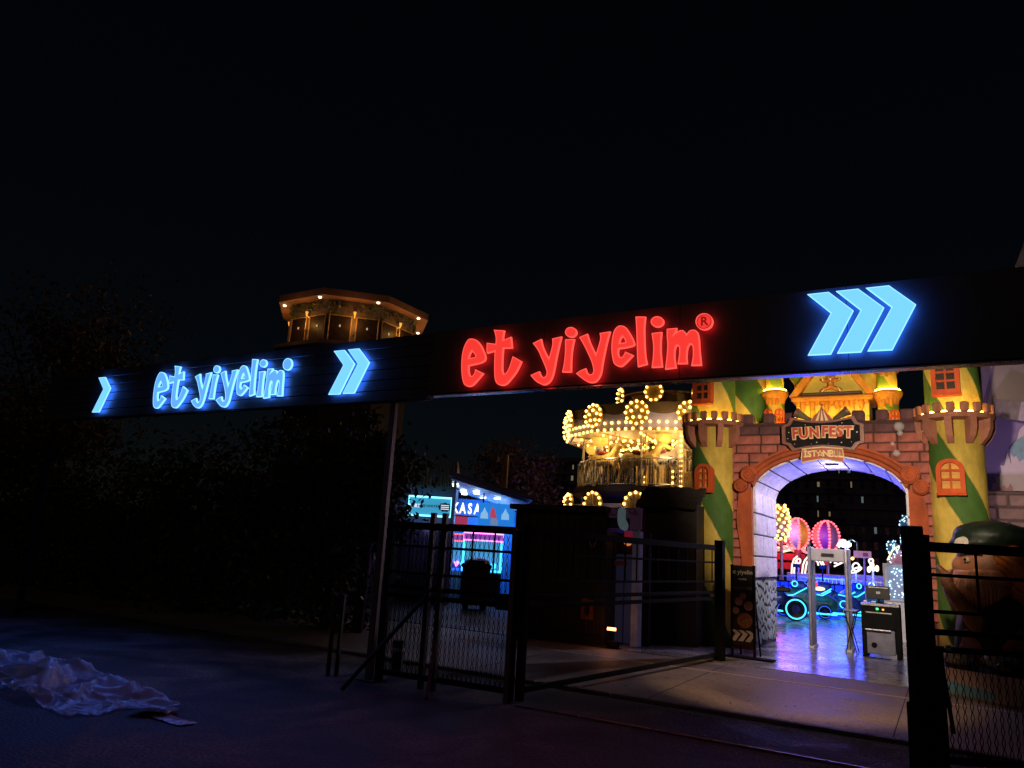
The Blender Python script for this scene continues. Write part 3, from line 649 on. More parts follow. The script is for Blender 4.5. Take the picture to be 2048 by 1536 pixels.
# ------------------------------------------------------------------ FUN FEST sign
SX, SZ = -1.885, 4.065
ff = thing('fun_fest_sign', 'black and brown "FUN FEST ISTANBUL" sign with little tent on top of arch', 'sign', (SX, CY - .14, SZ))
oo = [(-.72, -.18), (-.72, .16), (-.62, .20), (-.56, .32), (-.28, .26), (0, .235), (.28, .26), (.56, .32), (.62, .20), (.72, .16), (.72, -.18), (.62, -.21), (.54, -.33), (.27, -.275), (0, -.255), (-.27, -.275), (-.54, -.33), (-.62, -.21)]
ii = [(x * .91, zz * .84) for x, zz in oo]
SIGNBR = mat('sign_brown_frame', (.17, .06, .045), .4, var=.2, bump=.15)
MB().prism(oo, -.10, .02, [ii]).build('frame', SIGNBR, ff)
MB().prism(ii, -.045, .01).build('face', mat('sign_black_face', (.014, .012, .014), .85, spec=.05, var=.3), ff)
for s_, x, dz in (('FUN', -.29, 0), ('FEST', .26, .01)):
    b = link('lettering', text_mesh(s_, .27, mat('cream_outline_print', (.62, .42, .2), .4), .008, .028, sx=.86, spacing=1.16), ff, (x, -.058, .01 + dz)); b.rotation_euler = (0, R(-3 if s_ == 'FUN' else 2), 0)
    c = link('lettering', text_mesh(s_, .27, mat('dark_red_letter', (.42, .04, .025), .35), .014, .010, sx=.86, spacing=1.16), ff, (x, -.076, .015 + dz)); c.rotation_euler = b.rotation_euler
STAR = mat('star_dot', (.8, .8, .78), .4)
def star(r_, n=5, k=.42): return [(r_ * (1 if i % 2 == 0 else k) * math.sin(PI * i / n), r_ * (1 if i % 2 == 0 else k) * math.cos(PI * i / n)) for i in range(2 * n)]
for x, zz, r_ in ((.6, .02, .016), (-.1, -.16, .014), (.33, -.17, .014), (-.6, .04, .012), (-.5, -.19, .010), (.5, -.16, .010), (-.3, .18, .010), (.1, -.19, .008), (.35, .2, .012), (-.2, -.19, .009), (.56, .14, .009), (-.62, -.08, .009)):
    MB().prism([(x + a, zz + b) for a, b in star(r_)], -.052, -.044).build('star', STAR, ff)
pl = [(-.37, -.05), (-.35, .12), (0, .155), (.35, .12), (.37, -.05), (.36, -.135), (0, -.065), (-.36, -.135)]
pz = -.42
pt = MB().prism([(x, zz + pz) for x, zz in pl], -.13, -.08).build('name_plate', mat('plate_rust_red', (.33, .06, .03), .4, var=.2), ff)
MB().tube([(x, -.135, zz + pz) for x, zz in pl], .014, 6, closed=True).build('plate_edge', CREAM, pt)
for ch, x, zz in (('İ', -.285, .015), ('S', -.215, .02), ('T', -.13, .03), ('N', .075, .03), ('B', .17, .025), ('U', .255, .015), ('L', .325, .01)):
    link('letter', text_mesh(ch, .155 if ch not in 'B' else .18, CREAM, .008, .006), pt, (x - .01, -.138, zz + pz))
MB().prism([(-.035 + a, .035 + pz + b) for a, b in star(.075)], -.145, -.132, [[(-.035 + a, .035 + pz + b) for a, b in star(.036)]]).build('star_letter', CREAM, pt)
tent = MB().prism([(-.20, .25), (-.13, .36), (-.03, .47), (0, .56), (.03, .47), (.13, .36), (.20, .25)], -.03, .02).build('tent', mat('tent_red', (.25, .045, .04), .45, var=.15), ff)
for k in (-2, 0, 2): MB().prism([((k - .55) * .044, .255), ((k + .55) * .044, .255), ((k + .25) * .014, .455), ((k - .25) * .014, .455)], -.042, -.028).build('stripe', CREAM, tent)
MB().ball((0, -.01, .565), .025).build('finial', SIGNBR, tent)
for sgn in (-1, 1):
    cn = MB().tube([(sgn * .20, -.02, .27), (sgn * .46, -.05, .43)], [.03, .085], 16).build('party_cannon', mat('cannon_olive', (.10, .08, .05), .7, spec=.15), ff)
    d = Vector((sgn * .26, -.03, .16)).normalized(); p = Vector((sgn * .46, -.05, .43))
    MB().tube([p - d * .03, p + d * .012], .094, 16).build('muzzle_ring', SIGNBR, cn)
# ------------------------------------------------------------------ black steel gates and fence
def bar_mesh(a, b, w, h=None):
    a = Vector(a); b = Vector(b); d = b - a; h = h or w
    return MB().box((a + b) / 2, (d.length, w, h), rz=math.atan2(d.y, d.x), ry=-math.asin(max(-1, min(1, d.z / d.length))))
def diamond_mesh(L, z0, z1, pitch=.03, m=BLACK, r=.0024):   # expanded metal sheet as crossing zig-zag strands
    mb = MB(); n = int(L / pitch); zs = int((z1 - z0) / (pitch * 1.5)); dz = (z1 - z0) / zs
    for i in range(n + 1):
        x = i * L / n
        pts = [(x + (pitch * .42 if k % 2 else 0) * (1 if i % 2 else -1) , 0, z0 + k * dz) for k in range(zs + 1)]
        for k in range(zs):
            a, b = pts[k], pts[k + 1]; mb.add([(a[0] - r, 0, a[2]), (a[0] + r, 0, a[2]), (b[0] + r, 0, b[2]), (b[0] - r, 0, b[2])], [(0, 1, 2, 3)])
            mb.add([(a[0] - r, r * 2, a[2]), (a[0] + r, r * 2, a[2]), (b[0] + r, r * 2, b[2]), (b[0] - r, r * 2, b[2])], [(3, 2, 1, 0)])
    return mb
def gate_leaf(label, p0, p1, h=1.85, mesh_z=(.12, .95), posts=(0, 1), nb=5, mesh=True, group=None, thick=.05):
    p0 = Vector(p0); p1 = Vector(p1); L = (p1 - p0).length; rz = math.atan2(p1.y - p0.y, p1.x - p0.x)
    t = thing('gate_leaf', label, 'gate', (p0.x, p0.y, .0), rz, group)
    for z, th in ((h, .085), (h - .24, .03), (h - .55, .03), (h - .72, .05), (1.0, .05), (.12, .06)):
        MB().span(.03, L - .03, -.02, .02, z - th / 2, z + th / 2, .004).build('rail', BLACK, t)
    for k in posts: MB().span(k * L - .04, k * L + .04, -.04, .04, .013, h + .10 * (k == 0), .006).build('post', BLACK, t)
    for i in range(1, nb + 1):
        x = L * i / (nb + 1); MB().span(x - .008, x + .008, -.008, .008, h - .56, h - .02).build('bar', BLACK, t)
    if mesh:
        o = diamond_mesh(L - .08, mesh_z[0], mesh_z[1]).build('mesh_panel', BLACK, t, (.04, 0, 0)); o['kind'] = 'stuff'
    return t
lf = gate_leaf('black steel gate leaf with mesh, left of the gap, below the double arrow', (-5.86, 7.3, 0), (-4.16, 7.42, 0), 1.82, mesh_z=(.12, 1.76))
for x in (.62, .78):
    MB().span(x - .03, x + .03, -.09, -.03, .01, 1.98, .004).build('post', DARKSTEEL, lf)
bar_mesh((.64, -.08, 1.05), (.05, -.75, .02), .04).build('brace', DARKSTEEL, lf)
bar_mesh((.78, -.08, .55), (.98, -.5, .02), .035).build('brace', DARKSTEEL, lf)
MB().span(1.66, 1.72, -.06, 0, .01, 1.84, .006).build('post', POSTM, lf)
MB().span(1.5, 1.66, -.03, .03, .95, 1.12).build('lock_box', BLACK, lf)
lf2 = gate_leaf('black steel gate leaf swung inward beside the dark booth', (-4.10, 7.55, 0), (-3.30, 12.9, 0), 1.82, nb=16, mesh=False)
MB().span((Vector((-3.3, 12.9)) - Vector((-4.1, 7.55))).length - .07, (Vector((-3.3, 12.9)) - Vector((-4.1, 7.55))).length + .07, -.07, .07, .013, 1.95, .01).build('gate_post', BLACK, lf2)
# right gate leaf and its posts
rp0 = gnd(1838, 1552)
rg = gate_leaf('black steel gate leaf at the right in front of the bearded statue', (-.16, 7.62, 0), (2.6, 9.1, 0), 1.86, mesh_z=(.1, 1.0), nb=6)
MB().span(-.17, -.035, -.09, .06, .0, 2.03, .01).build('gate_post', BLACK, rg)
MB().span(-.03, .08, -.08, .05, .0, 1.02, .01).build('stop_post', BLACK, rg)
MB().span(-.18, -.02, -.12, .09, .0, .55, .01).build('post_sleeve', BLACK, rg)
MB().tube([(.12 + .02 * math.sin(k * 2), -.07 + .02 * math.cos(k * 2.1), 1.02 + .02 * math.sin(k * 1.3)) for k in range(14)], .008, 5).build('wire_tie', STEEL, rg)
bar_mesh((.14, .1, .95), (.40, .45, .25), .03).build('brace', BLACK, rg)
MB().span(.9, 1.2, -.05, -.03, .98, 1.2).build('plate', mat('faded_red_plate', (.12, .03, .02), .6), rg, label='small faded red plate')
for px in (655, 672):
    p = gnd(px, 1352); o = MB().span(-.02, .02, -.02, .02, 0, .95, .004).build('stake', DARKSTEEL, None, p)
    tag(o, 'thin dark metal stake, %s of a pair left of the brown post' % ('left' if px == 655 else 'right'), 'stake', 'pair of thin stakes')
p = gnd(793, 1347)
bl = thing('bollard', 'short dark green round bollard behind the left gate leaf', 'bollard', p)
MB().lathe([(.075, 0), (.075, .36), (.08, .365), (.08, .40), (.0, .405)], 20).build('shaft', mat('bollard_green', (.02, .035, .025), .5), bl, smooth=False)
MB().lathe([(.10, 0), (.10, .02), (.078, .022)], 20).build('base', DARKSTEEL, bl)
MB().lathe([(.0765, .27), (.078, .272), (.078, .31), (.0765, .312)], 20, cap=False).build('band', STEEL, bl)
# ------------------------------------------------------------------ crumpled plastic sheet on the ground
PL = mat('clear_plastic_film', (.55, .66, .82), .24, var=.25, scale=9, bump=.35, bscale=26, spec=.7)
bsdf(PL).inputs['Alpha'].default_value = .46
from mathutils import noise as mnoise
mnoise.seed_set(7)
def sheet(name, label, c, lx, ly, rz, amp, seed, nx=90, ny=46, m=PL, taper=0.0, cat='plastic sheet'):
    mb = MB(); vs = []; fs = []; so = Vector((seed * 7.3, seed * 3.1, 0))
    for j in range(ny + 1):
        for i in range(nx + 1):
            u = i / nx * 2 - 1; v = j / ny * 2 - 1
            p = Vector((u * lx, v * ly, 0)); q = p * 1.35 + so
            w = mnoise.noise_vector(q * .9)
            rag = 1 + .22 * mnoise.noise(Vector((math.atan2(v, u) * 1.6, seed, 0)))
            k = max(abs(u), abs(v)); rr_ = (rag - taper * max(0, u) * .6)
            x = p.x * rag + w.x * .22; y = p.y * rr_ + w.y * .16
            w2 = mnoise.noise_vector(q * .5 + Vector((3, 1, 0)))
            def rdg(f, sh, st=1.0): return max(0.0, 1 - abs(mnoise.noise(Vector((q.x * f, q.y * f * st, seed + f)) + w2 * .7)) * sh) ** 1.7
            env = max(.12, min(1, .45 + 1.5 * mnoise.noise(q * .6 + Vector((9, 2, 0))))) * (1 - .5 * k ** 4)
            h = amp * (env * rdg(.9, 2.6, 1.5) + .40 * rdg(2.0, 3.0) * (.25 + env) + .09 * rdg(5.2, 3.2))
            vs.append((x, y, .006 + max(0, h) + .003 * abs(mnoise.noise(q * 9))))
    for j in range(ny):
        for i in range(nx): a = j * (nx + 1) + i; fs.append((a, a + 1, a + nx + 2, a + nx + 1))
    mb.add(vs, fs); o = mb.build(name, m, None, c, True, rz); return tag(o, label, cat)
pc = gnd(95, 1384)
sheet('plastic_sheet', 'large crumpled sheet of clear plastic lying on the ground at left', (pc.x - .55, pc.y + .25, 0), 1.85, .46, R(-9), .19, 2.0, 170, 80)
p2 = gnd(292, 1428)
sheet('plastic_scrap', 'small crumpled brown plastic scrap at the end of the clear sheet', (p2.x, p2.y, 0), .16, .12, .3, .09, 5.0, 26, 20, mat('brown_plastic_film', (.16, .22, .30), .3, var=.3, bump=.5), cat='plastic scrap')
p3 = gnd(330, 1438)
sheet('plastic_scrap', 'flat shiny plastic shred lying right of the brown scrap', (p3.x, p3.y, 0), .2, .07, -.2, .05, 7.0, 30, 16, mat('grey_plastic_film', (.4, .36, .36), .25, var=.3, bump=.5), cat='plastic scrap')
# ------------------------------------------------------------------ double-deck carousel
CC = Vector((-8.3, 25.2, .016))
car = thing('carousel', 'gold lit double-deck carousel covered in warm bulbs behind the left castle tower', 'carousel', CC)
FACE = math.atan2(-CC.y, -CC.x)                       # direction to the street
NS, RC = 14, 3.5
GOLD = mat('gold_paint', (.55, .36, .10), .35, .3, var=.2)
LAV = mat('lavender_panel', (.40, .38, .66), .45, var=.12)
CANV = mat('brown_canopy', (.13, .085, .04), .6, var=.25)
IVORY = mat('ivory_paint', (.70, .60, .42), .45, var=.12)
bulb = ico(.05, 1, WARM, 'bulb'); bulb_s = ico(.026, 1, WARM, 'bulb')
NB = [0]
extra = MB()
def put_bulb(parent, loc, me=bulb):
    NB[0] += 1
    if NB[0] <= 290: return link('bulb', me, parent, loc)
    w = Vector(loc)
    if parent is not car: w = parent.matrix_basis @ w
    extra.ball(w, .045, 1)
def pol(a, r, z): return Vector((r * math.cos(a), r * math.sin(a), z))
A0 = FACE + R(-15) * -1
angs = [FACE - R(15) + 0 + k * 2 * PI / NS for k in range(NS)]
ZD = 3.70
MB().lathe([(0, .0), (3.25, 0), (3.25, .22), (0, .23)], 56).build('lower_deck', CANV, car)
MB().lathe([(0, ZD - .34), (3.0, ZD - .34), (3.22, ZD - .18), (3.22, ZD), (0, ZD + .01)], 56).build('upper_deck', mat('dark_deck', (.05, .04, .05), .5), car)
MB().lathe([(.85, .2), (.85, 5.6)], 14).build('centre_drum', GOLD, car)
for k in range(NS):                                   # mirrored panels round the drum
    a = angs[k]; pn = MB().box((0, 0, 0), (.03, .34, 1.55), bev=.01).build('drum_panel', mat('dark_brown_panel', (.05, .03, .02), .35) if k % 2 else IVORY, car, pol(a, .87, ZD + .92), rz=a)
    rg_ = MB().tube([(.03, .11 * math.cos(q * PI / 10), .22 + .17 * math.sin(q * PI / 10)) for q in range(20)], .022, 6, closed=True).build('mirror_rim', GOLD, pn)
    MB().add([(.02, 0, .22)] + [(.02, .10 * math.cos(q * PI / 10), .22 + .16 * math.sin(q * PI / 10)) for q in range(20)], [(0, 1 + q, 1 + (q + 1) % 20) for q in range(20)]).build('mirror', STEEL, pn)
def visible(a, r): return math.cos(a - FACE) > -.15
def crown(ZB_, ZT_, r, front_only=True, half=False, med=True):
    for k in range(NS):
        a, b = angs[k], angs[(k + 1) % NS]
        p, q = pol(a, r, 0), pol(b, r, 0); mid = (p + q) / 2; ang = math.atan2(mid.y, mid.x); L = (q - p).length
        if math.cos(ang - FACE) < -.35: continue
        pn = MB().box((0, 0, 0), (.05, L - .01, ZT_ - ZB_), bev=.01).build('rounding_board', LAV, car, Vector((mid.x, mid.y, (ZB_ + ZT_) / 2)), rz=ang)
        MB().span(.02, .05, -L / 2, L / 2, -(ZT_ - ZB_) / 2 - .02, -(ZT_ - ZB_) / 2 + .05).build('moulding', GOLD, pn)
        if math.cos(ang - FACE) > -.25:
            for j in range(6):
                y = -L / 2 + L * (j + .5) / 6
                put_bulb(car, Vector((mid.x, mid.y, 0)) + Matrix.Rotation(ang, 3, 'Z') @ Vector((.07, y, ZB_ + .02)), bulb)
                if not half: put_bulb(car, Vector((mid.x, mid.y, 0)) + Matrix.Rotation(ang, 3, 'Z') @ Vector((.07, y, ZB_ + .24)), bulb)
    for k in range(NS):
        a = angs[k]
        if math.cos(a - FACE) < -.15: continue
        r_ = .40; zc = ZT_ - .02 if half else (ZB_ + ZT_) / 2 + .22
        d = MB().lathe([(0, 0), (r_, 0), (r_, .05), (r_ * .78, .07), (0, .05)], 22); d.v = [(p[2], p[0], p[1]) for p in d.v]
        md = d.build('medallion', GOLD, car, pol(a, r + .06, zc), rz=a)
        for j in range(12): q = 2 * PI * j / 12; put_bulb(md, Vector((.09, r_ * .9 * math.cos(q), r_ * .9 * math.sin(q))))
        for j in range(0, 360, 60):
            if not half or j <= 180: MB().box((.075, 0, 0), (.02, .035, r_ * 1.7), rx=R(j / 2)).build('lattice_bar', IVORY, md) if j < 180 else None
        if not half:
            for j in range(5): q = 2 * PI * j / 5 + PI / 2; put_bulb(md, Vector((.09, r_ * .45 * math.cos(q), r_ * .45 * math.sin(q))))
crown(5.42, 6.0, RC)
crown(2.6, 3.12, RC - .1, half=True)
MB().lathe([(RC - .05, 5.98), (2.6, 6.15), (1.7, 6.55), (1.65, 6.6)], NS * 2, cap=False).build('canopy', CANV, car, rz=FACE - R(15))
for k in range(NS):                                   # scalloped valances hanging on the canopy
    a = (angs[k] + angs[(k + 1) % NS]) / 2 if k < NS - 1 else angs[k] + PI / NS
    if math.cos(a - FACE) < -.2: continue
    w = 1.45; pts = [(-w / 2, .30)] + [(-w / 2 + w * i / 10, .12 - .20 * math.sin(PI * i / 10)) for i in range(11)] + [(w / 2, .30)]
    MB().prism(pts, -.02, .02).build('valance', CANV, car, pol(a, RC - .06, 6.0), rz=a + PI / 2)
MB().lathe([(1.6, 6.5), (1.6, 6.95), (1.75, 6.98), (1.75, 7.04), (0, 7.3)], 28).build('lantern', GOLD, car)
for k in range(NS):
    a = angs[k]
    if math.cos(a - FACE) < 0 or k % 2: continue
    d = MB().lathe([(0, 0), (.34, 0), (.34, .05), (0, .06)], 20); d.v = [(p[2], p[0], p[1]) for p in d.v]
    md = d.build('medallion', GOLD, car, pol(a, 1.72, 6.98), rz=a)
    for j in range(10): q = 2 * PI * j / 10; put_bulb(md, Vector((.09, .29 * math.cos(q), .29 * math.sin(q))))
# ceiling of the upper deck: radial bulb runs and half-round pendants
MB().lathe([(.8, 5.35), (RC - .1, 5.44), (RC - .1, 5.47), (.8, 5.4)], NS, cap=False).build('ceiling', IVORY, car, rz=FACE - R(15))
for k in range(NS):
    a = angs[k]
    sp = MB().tube([pol(a, .9, 5.32), pol(a, RC - .15, 5.42)], .03, 6).build('ceiling_rib', GOLD, car)
    if math.cos(a - FACE) > -.7:
        for j in range(7): put_bulb(car, pol(a, 1.1 + j * .34, 5.28 + j * .012), bulb_s)
for r_, zz in ((2.5, 5.22), (1.7, 5.10)):
    for k in range(NS):
        a, b = angs[k], angs[k] + 2 * PI / NS
        for j in range(4):
            q = a + (b - a) * j / 4; put_bulb(car, pol(q, r_, zz), bulb_s)
for k in range(NS):
    a = angs[k] + PI / NS
    if k % 2: continue
    d = MB().lathe([(.30, 0), (.26, -.16), (.15, -.26), (0, -.30)], 16, cap=False); d.build('bowl_pendant', mat('amber_bowl', (.6, .4, .08), .4, emit=(1, .6, .08), es=.6), car, pol(a, 2.75, 5.35), smooth=True)
for k in range(NS):                                   # outer and inner columns
    a = angs[k]
    if k % 2 == 0:
        MB().cyl(pol(a, 3.05, .2), pol(a, 3.05, 5.5), .035, 10).build('column', IVORY, car)
    else:
        MB().cyl(pol(a, 1.02, ZD), pol(a, 1.02, 5.4), .05, 10).build('drum_column', GOLD, car)
        if math.cos(a - FACE) > .2:
            for j in range(9): put_bulb(car, pol(a, 1.10, ZD + .12 + j * .19))
# a flat gold column with bulbs near the railing gate
for da in (R(9),):
    a = FACE + da
    MB().box((0, 0, 0), (.05, .2, 1.9), bev=.01).build('lit_column', IVORY, car, pol(a, 2.75, ZD + .95), rz=a)
    for j in range(12): put_bulb(car, pol(a, 2.83, ZD + .05 + j * .16))
# railing round the upper deck
for k in range(8):
    a0 = FACE - R(104) + k * R(28); a1 = a0 + R(27)
    pts = [pol(a0 + (a1 - a0) * i / 10, 3.1, 0) for i in range(11)]
    loop = [p + Vector((0, 0, ZD + .88)) for p in pts]; lo = [p + Vector((0, 0, ZD + .06)) for p in pts]
    rl_ = MB().tube(loop + lo[::-1], .022, 6, closed=True).build('railing', STEEL, car)
    for i in range(18):
        q = a0 + (a1 - a0) * (i + .5) / 18; MB().cyl(pol(q, 3.1, ZD + .06), pol(q, 3.1, ZD + .88), .009, 5).build('baluster', STEEL, rl_)
# spotted galloping animals on poles
def spotted(name):
    m = mat(name, (.72, .68, .66), .4, var=.06); n = m.node_tree.nodes; l = m.node_tree.links
    tc = next(x for x in n if x.type == 'TEX_COORD'); vo = n.new('ShaderNodeTexVoronoi'); vo.inputs['Scale'].default_value = 6.5; l.new(tc.outputs['Object'], vo.inputs['Vector'])
    cm = n.new('ShaderNodeMath'); cm.operation = 'LESS_THAN'; cm.inputs[1].default_value = .33; l.new(vo.outputs['Distance'], cm.inputs[0])
    mx = n.new('ShaderNodeMix'); mx.data_type = 'RGBA'; hs_ = next(x for x in n if x.type == 'HUE_SAT')
    l.new(cm.outputs[0], mx.inputs['Factor']); l.new(hs_.outputs[0], mx.inputs[6]); mx.inputs[7].default_value = (.015, .012, .012, 1); l.new(mx.outputs[2], bsdf(m).inputs['Base Color']); return m
SPOT_ = spotted('white_with_black_spots'); YSPOT = mat('yellow_animal_paint', (.6, .42, .12), .4, var=.25, scale=14)
horse = blob('horse_body', [((-.42, 0, .72), (-.1, 0, .70), .20, .19), ((-.1, 0, .70), (.28, 0, .74), .19, .20), ((.30, 0, .80), (.52, 0, 1.12), .15, .10), ((.52, 0, 1.14), (.78, 0, 1.00), .095, .06),
    ((.30, .1, .66), (.44, .1, .40), .085, .055), ((.44, .1, .40), (.40, .1, .08), .05, .035), ((.30, -.1, .66), (.50, -.1, .48), .085, .055), ((.50, -.1, .48), (.42, -.1, .24), .05, .035),
    ((-.45, .1, .64), (-.38, .1, .40), .11, .06), ((-.38, .1, .40), (-.52, .1, .06), .05, .035), ((-.45, -.1, .64), (-.54, -.1, .40), .11, .06), ((-.54, -.1, .40), (-.66, -.1, .10), .05, .035)], SPOT_, .03, 5)
horse_y = horse.copy(); horse_y.materials.clear(); horse_y.materials.append(YSPOT)
def mount(a, r, z, rz, me):
    h = link('horse', me, car, pol(a, r + .3, z), rz); h.scale = (1.2, 1.2, 1.2)
    HAIR = mat('cream_mane', (.6, .48, .3), .5)
    for s_ in (-1, 1): MB().tube([(.47, s_ * .05, 1.2), (.45, s_ * .07, 1.32), (.40, s_ * .10, 1.44)], [.03, .022, .008], 6).build('horn', HAIR, h)
    MB().tube([(-.6, 0, .78), (-.74, 0, .66), (-.78, 0, .42)], [.05, .06, .02], 7).build('tail', HAIR, h)
    MB().box((-.08, 0, .90), (.34, .30, .07), bev=.02).build('saddle', mat('red_saddle', (.3, .03, .03), .4), h)
    MB().cyl((.1, 0, .0), (.1, 0, 1.62), .018, 8).build('pole', GOLD, h)
    MB().ball((.60, .08, 1.12), .018).build('eye', BLACK, h)
mount(FACE - R(4), 2.2, ZD + .08, FACE + R(100), horse)
mount(FACE - R(16), 2.5, ZD + .0, FACE + R(75), horse_y)
mount(FACE - R(46), 2.45, ZD + .05, FACE + R(48), horse_y)
mount(FACE - R(70), 2.3, ZD + .05, FACE + R(20), horse)
mount(FACE + R(34), 2.4, ZD + .05, FACE + R(120), horse_y)
mount(FACE + R(60), 2.4, ZD + .05, FACE + R(150), horse)
wh = MB().lathe([(.10, -.05), (.24, -.05), (.26, 0), (.24, .05), (.10, .05)], 20); wh.v = [(p[0], p[2], p[1]) for p in wh.v]
wh.build('carriage_wheel', GOLD, car, pol(FACE + R(15), 2.75, ZD + .28), rz=FACE + PI / 2)
if extra.v: o = extra.build('bulb_strings', WARM, car); o['kind'] = 'stuff'
for zz, r_, e in ((5.15, 2.2, 14),):
    for k in range(5): a = FACE + R(-80 + 40 * k); lamp('bulb_and_fill_light', 'POINT', pol(a, r_, zz), e, (1, .60, .22), car, .3); lamp('bulb_and_fill_light', 'POINT', pol(a, 3.25, ZD + 1.25), 24, (1, .64, .27), car, .2)  # the railing-height lights are added fill so the horses show
lamp('bulb_and_fill_light', 'POINT', pol(FACE, 4.1, 5.7), 22, (1, .62, .25), car, .3)  # added fill light hanging in front of the carousel
# ------------------------------------------------------------------ ticket kiosk (cash desk)
KF = Frame(gnd(950, 1214), R(33)); KR = R(33)
kio = thing('ticket_kiosk', 'blue lit ticket kiosk with sloping roof and ceiling spots behind the gate', 'kiosk', KF.o, KR)
KW = mat('purple_grey_wall', (.20, .17, .26), .6, var=.15, stretch=(1, 1, .2), scale=12)
KBLUE = mat('sky_blue_wall', (.05, .30, .75), .5, var=.12, scale=2)
KCEIL = mat('blue_white_ceiling', (.45, .58, .75), .5, var=.1)
KROOF = mat('grey_roof_sheet', (.22, .20, .26), .5, .2, var=.2)
# left closed cabin
XA, XB, XC = KF.at(790, 1100).x, KF.at(903, 1100).x, KF.at(1034, 1100).x
ZS = KF.at(870, 1040).z
MB().span(XA - 1.2, XB - .06, 0, 1.6, .02, 3.15).build('cabin_wall', KW, kio)
for i in range(7):
    w = (XB - .06 - XA) / 7; MB().box((0, 0, 0), (w - .02, .03, .62), bev=.01).build('cladding_panel', KW, kio, (XA + w * (i + .5), -.02, 2.42))
for i in range(16):
    w = (XB - XA) / 16; MB().box((0, 0, 0), (w * .5, .05, .75), bev=.008).build('upper_slat', mat('bronze_slat', (.25, .17, .08), .45, .3), kio, (XA + w * (i + .5), .02, 3.45))
MB().span(KF.at(872, 1100).x - 1.0, KF.at(872, 1100).x + .08, -.05, -.01, .02, 2.05, .01).build('door', mat('dark_door', (.05, .045, .07), .4), kio)
MB().span(XA + .2, XA + 1.15, -.06, -.01, .75, 2.05, .01).build('counter_window', mat('dim_window', (.10, .09, .14), .2), kio)
MB().span(XA + .1, XB - 1.3, -.25, -.01, .62, .70, .01).build('counter', STEEL, kio)
# open hall
x2 = XB; x3 = XC + .5
zb = 2.75
depth = 4.6
MB().span(x2 - .06, x2, 0, depth, .02, 3.9).build('side_wall', KW, kio)
MB().span(x2 + .01, x3, depth, depth + .1, .02, zb + .35).build('back_wall', KBLUE, kio)
MB().span(x3, x3 + .1, .0, depth, .02, zb + .05).build('end_wall', KBLUE, kio)
# sloping roof: high at the left, falling to the right
ang = math.atan2(-(KF.at(905, 955).z - KF.at(1046, 998).z), KF.at(1046, 998).x - KF.at(905, 955).x)
xl, zl = KF.at(903, 952).x, KF.at(903, 952).z; xr, zr = KF.at(1048, 997).x, KF.at(1048, 997).z
MB().prism([(xl - .05, zl), (xr + .25, zr - .05), (xr + .25, zr + .03), (xl - .05, zl + .08)], -.35, depth + .2).build('roof', KROOF, kio)
MB().prism([(xl - .05, zl - .02), (xr + .25, zr - .07), (xr + .25, zr + .05), (xl - .05, zl + .10)], -.42, -.36).build('fascia', mat('purple_fascia', (.20, .15, .22), .5), kio)
nb = 9
for i in range(nb):                                   # ceiling boards run across the slope
    t0, t1 = i / nb, (i + 1) / nb
    y0_, y1_ = -.3 + (depth + .3) * t0, -.3 + (depth + .3) * t1
    MB().prism([(xl, zl - .10), (xr + .1, zr - .13), (xr + .1, zr - .09), (xl, zl - .06)], y0_ + .02, y1_ - .05).build('ceiling_board', KCEIL, kio)
for (px, py, dy) in ((910, 968, .6), (911, 979, 1.3), (926, 988, 2.2), (927, 996, 3.0), (928, 1001, 3.8), (953, 979, .8), (953, 989, 1.6), (966, 996, 2.6), (995, 990, .9)):
    q = KF.at(px, py, dy); tt = (q.x - xl) / (xr - xl); zc = zl - .13 + (zr - zl - .03) * tt
    MB().lathe([(0, -.03), (.09, -.03), (.10, 0), (0, 0)], 16).build('ceiling_spot', DOWNL, kio, (q.x, dy, zc))
for x, y in (((xl * .7 + xr * .3), 2.6), ((xl * .3 + xr * .7), 3.6)): lamp('hall_light', 'POINT', (x, y, 2.3), 40, (.20, .48, 1.0), kio, .25)
# sign on the cabin
sx0, sx1, sz0, sz1 = KF.rng(818, 1000, 901, 1026, -.25)
sg = thing('kiosk_sign', 'cyan framed lit sign reading "KART SATIŞ NOKTASI" on the kiosk', 'lit sign', KF.w(((sx0 + sx1) / 2, -.25, (sz0 + sz1) / 2)), KR)
sw, sh = sx1 - sx0, .5
MB().box((0, .03, 0), (sw, .08, sh), bev=.01).build('panel', glow('cyan_sign_panel', (.05, .38, .60), .8), sg)
lamp('sign_spill', 'POINT', (0, -.7, -.55), 4, (.45, .35, 1.0), sg, .2)
fr = MB().tube([(-sw / 2, -.03, -sh / 2), (sw / 2, -.03, -sh / 2), (sw / 2, -.03, sh / 2), (-sw / 2, -.03, sh / 2)], .028, 6, closed=True).build('neon_frame', glow('pale_cyan_neon', (.25, .8, 1.0), 2.2), sg)
NAVY = mat('navy_print', (.01, .03, .10), .5)
link('lettering', text_mesh('KART', .12, glow('white_print_lit', (.8, .9, 1), .9), .004, .006), sg, (-sw * .36, -.016, 0))
link('lettering', text_mesh('SATIŞ NOKTASI', .085, NAVY, .004, .002), sg, (-sw * .03, -.016, .01))
em = MB().prism([(a_ * 1.5, b_) for a_, b_ in star(.13, 9, .82)], -.03, -.012).build('emblem', NAVY, sg, (sw * .36, 0, .0))
for zz in (-.05, 0, .05): MB().span(-.11, .11, -.04, -.03, zz - .012, zz + .012).build('emblem_band', MATS['white_print_lit'], em)
